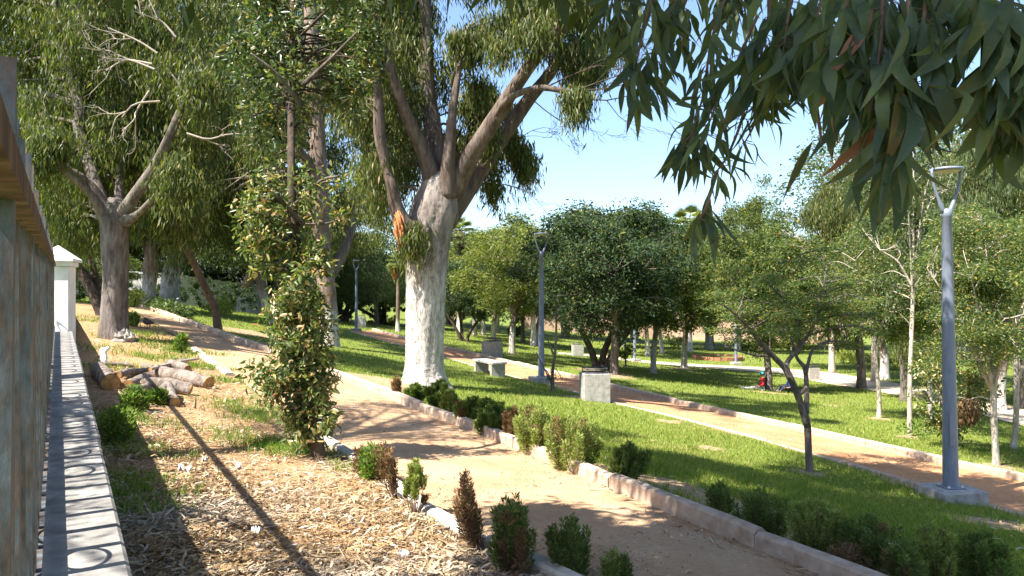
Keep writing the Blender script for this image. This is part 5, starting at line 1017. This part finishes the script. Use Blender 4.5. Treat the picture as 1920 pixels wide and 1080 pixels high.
# ---------------------------------------------------------------- overhanging gum tree (trunk behind the viewer's right shoulder)
M['gum_twig'] = simple('brown gum twig', [(.3, (.1, .06, .045)), (.7, (.2, .13, .1))], 20, .7, .3, .2)
bo_ = ground(3.6, -2.2); ot = thing('overhanging_gum_tree', bo_, 'gum tree leaning over the path, its large dark leaves hanging across the top right', 'tree'); o0 = np.array(bo_)
l = smooth_line([bo_+[0, 0, -.2], bo_+[-.1, .2, 1.8], bo_+[-.4, .8, 3.6], bo_+[-.9, 1.6, 5.2]], 30); MB().tube(l-o0, np.linspace(.3, .16, 30), 18, lump=.05).build('trunk', M['bark_grey'], ot)
sk = [l[12:]]; rd = [np.linspace(.22, .16, 18)]
for tip, z in (((-1.9, 3.4), 3.6), ((.6, 4.2), 3.3), ((2.2, 3.6), 2.8), ((3.6, 5.6), 4.0), ((-.6, 1.2), 3.4), ((1.6, 2.2), 2.4), ((5.4, 4.0), 4.2)):
    s = l[rng.integers(18, 29)]; e = np.array([*tip, z]); q = smooth_line([s, (s+e)/2+[0, 0, .7], e], 20); r_ = np.linspace(.085, .018, 20); MB().tube(q-o0, r_, 9, lump=.04).build('limb', M['bark_brown'], ot); sk.append(q[4:]); rd.append(r_[4:])
SKn = np.concatenate(sk); RDn = np.concatenate(rd)
# canopy above the frame
cl = []
while len(cl) < 46:
    x, y = rng.uniform(-2.4, 6.6), rng.uniform(-2.5, 7.6); z = max(2.1, .386*y+1.0)+rng.uniform(0, 2.4)
    if x < -2.4+.25*(z-2.6): continue
    r_ = rng.uniform(.35, .6)
    if z-r_*1.5 < .386*y+.42 or y < .3 and abs(x) < .8: continue
    cl.append((np.array([x, y, z]), (r_, r_, r_*.9), 1))
zone = [(1220, 850), (1560, 885), (1700, 900), (1930, 930), (1960, 1120), (1500, 1120), (1330, 990), (1180, 900)]; zone2 = [(1000, 930), (1200, 1000), (1500, 1110), (1100, 1110)]; zone3 = [(1560, 860), (1900, 900), (1930, 950), (1700, 900)]
sx_, sy_, cot = -sd[0]/math.cos(SUN_EL), -sd[1]/math.cos(SUN_EL), 1/math.tan(SUN_EL)
for zn, n_ in ((zone, 175), (zone2, 22), (zone3, 20)):
    k_ = 0
    while k_ < n_:
        u = rng.uniform(np.min(zn, 0), np.max(zn, 0))
        if not in_poly(np.array([u[0]]), np.array([u[1]]), zn)[0]: continue
        q = at(*u); hh = 3.; ok = False; r_ = rng.uniform(.18, .36)
        while hh < 9:
            c_ = q+np.array([-sx_*cot*hh, -sy_*cot*hh, hh])
            if c_[2]-r_*1.7 > .386*c_[1]+.3 and c_[2] > 1.9: ok = True; break
            hh += .2
        k_ += 1
        if ok: c_ = c_+np.array([-sx_*cot, -sy_*cot, 1])*rng.uniform(0, 1.2); cl.append((c_, (r_, r_, r_*.7), 1))
k_ = 0
while k_ < 26:                                                          # boughs that keep the hanging sprays in shade
    q = P(rng.uniform(1130, 2000), rng.uniform(-60, 330), rng.uniform(1.35, 2.2)); hh = rng.uniform(1.2, 3.2); c_ = q+np.array([-sx_*cot*hh, -sy_*cot*hh, hh]); r_ = rng.uniform(.16, .3)
    if c_[2]-r_*1.8 > .386*max(c_[1], 0)+.25: cl.append((c_, (r_, r_, r_*.7), .8)); k_ += 1
g = MB(); [twig_to(g, SKn, RDn, c_[0]) for c_ in cl]; V = np.concatenate(g.v); g.v = [V-o0]; g.build('branches', M['bark_brown'], ot)
crown('crown', cl, (.18, .055), M['gum_leaf'], ot, o0, mode='droop', per=18, sub=26, sr=.15, hi=False)
# the sprays that hang into view: big curved leaves on thin twigs
def big_leaves(p, d, L, w, sn):
    """sickle leaves with a keeled midrib: 7 rows of three points"""
    n = len(p); s = unit(np.cross(d, unit(sn))); nr = np.cross(s, d); rows = []; bendv = rng.normal(0, .26, n); curl = rng.normal(.0, .2, n); tw = rng.normal(0, .7, n)
    prof = [.05, .62, .95, 1., .8, .42, .0]
    for k_, wd in enumerate(prof):
        u = k_/6; c_ = p+d*(L*u)[:, None]+s*(bendv*L*u*u)[:, None]+nr*(curl*L*math.sin(u*3.1))[:, None]+np.array([0, 0, -.04])*(L*u*u)[:, None]
        ca, sa = np.cos(tw*u)[:, None], np.sin(tw*u)[:, None]; ss = s*ca+nr*sa; h_ = (w*wd/2)[:, None]; k2 = (nr*ca-s*sa)*(w*wd*.16)[:, None]
        rows += [c_-ss*h_+k2, c_, c_+ss*h_+k2]
    V = np.stack(rows, 1).reshape(-1, 3); i = np.arange(n)[:, None]*21
    q = np.array([[r*3+j, r*3+j+1, r*3+j+4, r*3+j+3] for r in range(6) for j in range(2)]); return V, (i[:, :, None]+q[None]).reshape(-1, 4)
def spray(rows, n, L, w, label=None, start=.1, back=(.0, .0), fan=.75):
    """rows: (px,py,Y) along the hanging twig"""
    l = smooth_line(np.array([P(*r) for r in rows]), 24); g = MB(); g.tube(l-o0, np.linspace(.005, .0018, 24), 6, cap=False)
    n = max(1, int(n*(1.5 if rows[0][2] > 1.85 else 1.65))); L *= .84; w *= .86; i = (rng.uniform(start, 1, n)**.8*23).astype(int); p0 = l[i]; a = rng.uniform(0, 6.283, n); off = np.c_[np.cos(a), np.sin(a), rng.uniform(-.9, .1, n)]
    stalk = unit(off)*rng.uniform(.01, .03, n)[:, None]; p = p0+stalk
    for q0, q1 in zip(p0, p): g.tube([q0-o0, q1-o0], .0011, 4, cap=False)
    d = unit(np.c_[off[:, :2]*fan*rng.uniform(.3, 1, (n, 1)), -np.ones(n)]); Ls = L*rng.uniform(.65, 1.2, n); ws = Ls*w/L*rng.uniform(.55, .95, n)
    sn = np.c_[rng.normal(0, .9, n), -np.ones(n), rng.normal(0, .4, n)]                     # blades mostly hang face on to the light
    tip = p+d*Ls[:, None]*.8; px_ = CX+F*tip[:, 0]/tip[:, 1]; py_ = HY-F*tip[:, 2]/tip[:, 1]; ok = ~((px_ > 1735) & (px_ < 1825) & (py_ > 285)); p, d, Ls, ws, sn = p[ok], d[ok], Ls[ok], ws[ok], sn[ok]   # no long blades on these short twigs
    V, Q = big_leaves(p, d, Ls, ws, sn); return g, MB().add(V-o0, Q)
SP = [
 # left small-leaved sprays
 ([(1235, -60, 2.1), (1215, 20, 2.1), (1195, 110, 2.1), (1178, 185, 2.1)], 24, .145, .034), ([(1300, -60, 2.2), (1260, 20, 2.2), (1235, 90, 2.2), (1215, 160, 2.2)], 24, .14, .032),
 ([(1150, -60, 2.2), (1150, -20, 2.2), (1145, 25, 2.2)], 12, .13, .028), ([(1200, -80, 2.3), (1190, -20, 2.3), (1175, 30, 2.3), (1165, 70, 2.3)], 16, .13, .034),
 ([(1390, -60, 2.1), (1350, 20, 2.1), (1330, 100, 2.1), (1318, 180, 2.1), (1300, 240, 2.1), (1290, 285, 2.1)], 40, .135, .028), ([(1420, 30, 2.0), (1380, 120, 2.0), (1345, 190, 2.0), (1320, 260, 2.0)], 26, .12, .026),
 ([(1300, 250, 2.1), (1285, 265, 2.1), (1272, 280, 2.1)], 10, .13, .03), ([(1400, 150, 2.05), (1392, 220, 2.05), (1365, 290, 2.05), (1345, 320, 2.05), (1335, 335, 2.05)], 12, .1, .014),
 ([(1430, 160, 2.0), (1415, 230, 2.0), (1395, 270, 2.0)], 10, .1, .014), ([(1345, 320, 2.05), (1330, 370, 2.05), (1318, 400, 2.05), (1308, 412, 2.05)], 10, .14, .03),
 ([(1450, -60, 1.9), (1440, 40, 1.9), (1425, 110, 1.9), (1412, 170, 1.9)], 28, .14, .036), ([(1500, -60, 1.8), (1480, 20, 1.8), (1470, 90, 1.8), (1455, 150, 1.8)], 26, .14, .04),
 ([(1320, -90, 2.3), (1290, -30, 2.3), (1280, 40, 2.3), (1275, 90, 2.3)], 22, .13, .03), ([(1380, -90, 2.3), (1370, -30, 2.3), (1400, 40, 2.3)], 22, .14, .034),
 # right large-leaved sprays, nearer
 ([(1600, -80, 1.5), (1590, 0, 1.5), (1570, 60, 1.5), (1545, 110, 1.5)], 22, .15, .038), ([(1660, -80, 1.45), (1655, 10, 1.45), (1650, 90, 1.45), (1640, 160, 1.45), (1632, 215, 1.45)], 24, .16, .044),
 ([(1700, -60, 1.4), (1705, 40, 1.4), (1700, 110, 1.4), (1690, 180, 1.4), (1690, 240, 1.4)], 24, .155, .042), ([(1740, -80, 1.4), (1735, 10, 1.4), (1725, 90, 1.4), (1712, 170, 1.4), (1700, 240, 1.4), (1695, 270, 1.4)], 24, .155, .036),
 ([(1850, -90, 1.35), (1845, -40, 1.35), (1840, 10, 1.35), (1838, 50, 1.35)], 14, .145, .042), ([(1900, -80, 1.35), (1895, 0, 1.35), (1885, 50, 1.35), (1878, 90, 1.35), (1870, 125, 1.35)], 20, .15, .044),
 ([(1960, -60, 1.35), (1950, 20, 1.35), (1935, 90, 1.35), (1920, 140, 1.35)], 18, .16, .044), ([(1560, -80, 1.7), (1545, -20, 1.7), (1530, 40, 1.7), (1520, 80, 1.7)], 20, .15, .04),
 ([(1610, -80, 1.9), (1630, 0, 1.9), (1610, 60, 1.9)], 20, .16, .044), ([(1740, -80, 1.8), (1765, -30, 1.8), (1780, 20, 1.8)], 20, .16, .046), ([(1860, -80, 1.7), (1850, -10, 1.7), (1870, 40, 1.7)], 18, .16, .046), ([(1680, -80, 1.8), (1670, -10, 1.8), (1690, 40, 1.8)], 20, .16, .046),
 ([(1900, 60, 1.5), (1905, 140, 1.5), (1895, 200, 1.5), (1888, 235, 1.5)], 16, .15, .044), ([(1590, 60, 1.7), (1600, 130, 1.7), (1610, 190, 1.7), (1615, 230, 1.7)], 14, .15, .044), ([(1470, 30, 1.9), (1450, 110, 1.9), (1430, 170, 1.9)], 14, .13, .036), ([(1880, 100, 1.4), (1878, 150, 1.4), (1872, 190, 1.4), (1868, 215, 1.4)], 12, .14, .044), ([(1925, 90, 1.45), (1922, 160, 1.45), (1915, 220, 1.45)], 12, .15, .046), ([(1530, 200, 1.6), (1537, 240, 1.6), (1540, 268, 1.6)], 1, .15, .042), ([(1660, 170, 1.5), (1670, 260, 1.5), (1676, 300, 1.5)], 6, .16, .042)]
gt_, gl_ = MB(), MB()
for rows, n, L, w in SP:
    a, b_ = spray(rows, n, L, w)
    for src, dst in ((a, gt_), (b_, gl_)):
        V = np.concatenate(src.v); dst.add(V, np.concatenate(src.q) if src.q else None, np.concatenate(src.t) if src.t else None)
for a, b_ in (((1235, -60, 2.1), (1500, -75, 2.0)), ((1500, -75, 2.0), (1660, -80, 1.5)), ((1660, -80, 1.5), (1960, -90, 1.35))):
    gt_.tube(smooth_line([P(*a)-o0, (P(*a)+P(*b_))/2-o0+[0, 0, .05], P(*b_)-o0], 12), .011, 7)
e = P(1800, -90, 1.4); gt_.tube(smooth_line([e-o0, e-o0+[.4, -.3, .5], np.array([1.6, 2.2, 2.4])-o0], 12), np.linspace(.011, .02, 12), 7)
gt_.build('hanging_twigs', M['gum_twig'], ot); gl_.build('hanging_leaves', M['gum_leaf'], ot)
# a street tree outside the fence whose crown shades the path
bs = ground(-6.4, 3.2); s_t = thing('street_tree', bs, 'street gum tree outside the fence, its leafy boughs reaching in at the top left', 'tree'); o1 = np.array(bs); l = smooth_line([bs+[0, 0, -.2], bs+[.1, .6, 2], bs+[.4, 1.6, 4.2], bs+[.6, 3, 6.2]], 24); MB().tube(l-o1, np.linspace(.24, .1, 24), 14, lump=.05).build('trunk', M['bark_grey'], s_t)
cl = []
while len(cl) < 34:
    c_ = np.array([rng.uniform(-6.8, -4.6), rng.uniform(6.4, 9.8), 0]); c_[2] = .386*c_[1]+rng.uniform(.75, 2.6); r_ = rng.uniform(.3, .5); cl.append((c_, (r_, r_, r_*.8), 1))
while len(cl) < 46:
    c_ = np.array([rng.uniform(-5.2, -2.9), rng.uniform(-.6, 3.4), rng.uniform(1.7, 3.4)])
    if c_[0] > -.72*c_[1]-.6: continue
    r_ = rng.uniform(.22, .4); cl.append((c_, (r_, r_, r_*.8), .8))
for k_ in range(16):
    q = np.array([*wall_pt(rng.uniform(-.1, .15), rng.uniform(1.8, 6.5)), 0]); q[2] = wall_z(q[1]); hh = rng.uniform(2.4, 3.6); c_ = q+np.array([-sx_*cot*hh, -sy_*cot*hh, hh])
    if c_[0] < -.68*c_[1]-.35: r_ = rng.uniform(.14, .26); cl.append((c_, (r_, r_, r_*.7), .6))
for half in (cl[:34], cl[34:]):
    g = MB(); [twig_to(g, l[8:], np.full(16, .08), c_[0]) for c_ in half]; V = np.concatenate(g.v); g.v = [V-o1]; g.build('branches', M['bark_brown'], s_t); crown('crown', cl, (.14, .032), M['euc'], s_t, o1, mode='droop', per=9, sub=13, sr=.13)
for o in C.objects:
    if o.parent is None and o.type == 'EMPTY' and o.get('label') == 'x': print('unplaced', o.name)
print('done', len(C.objects))
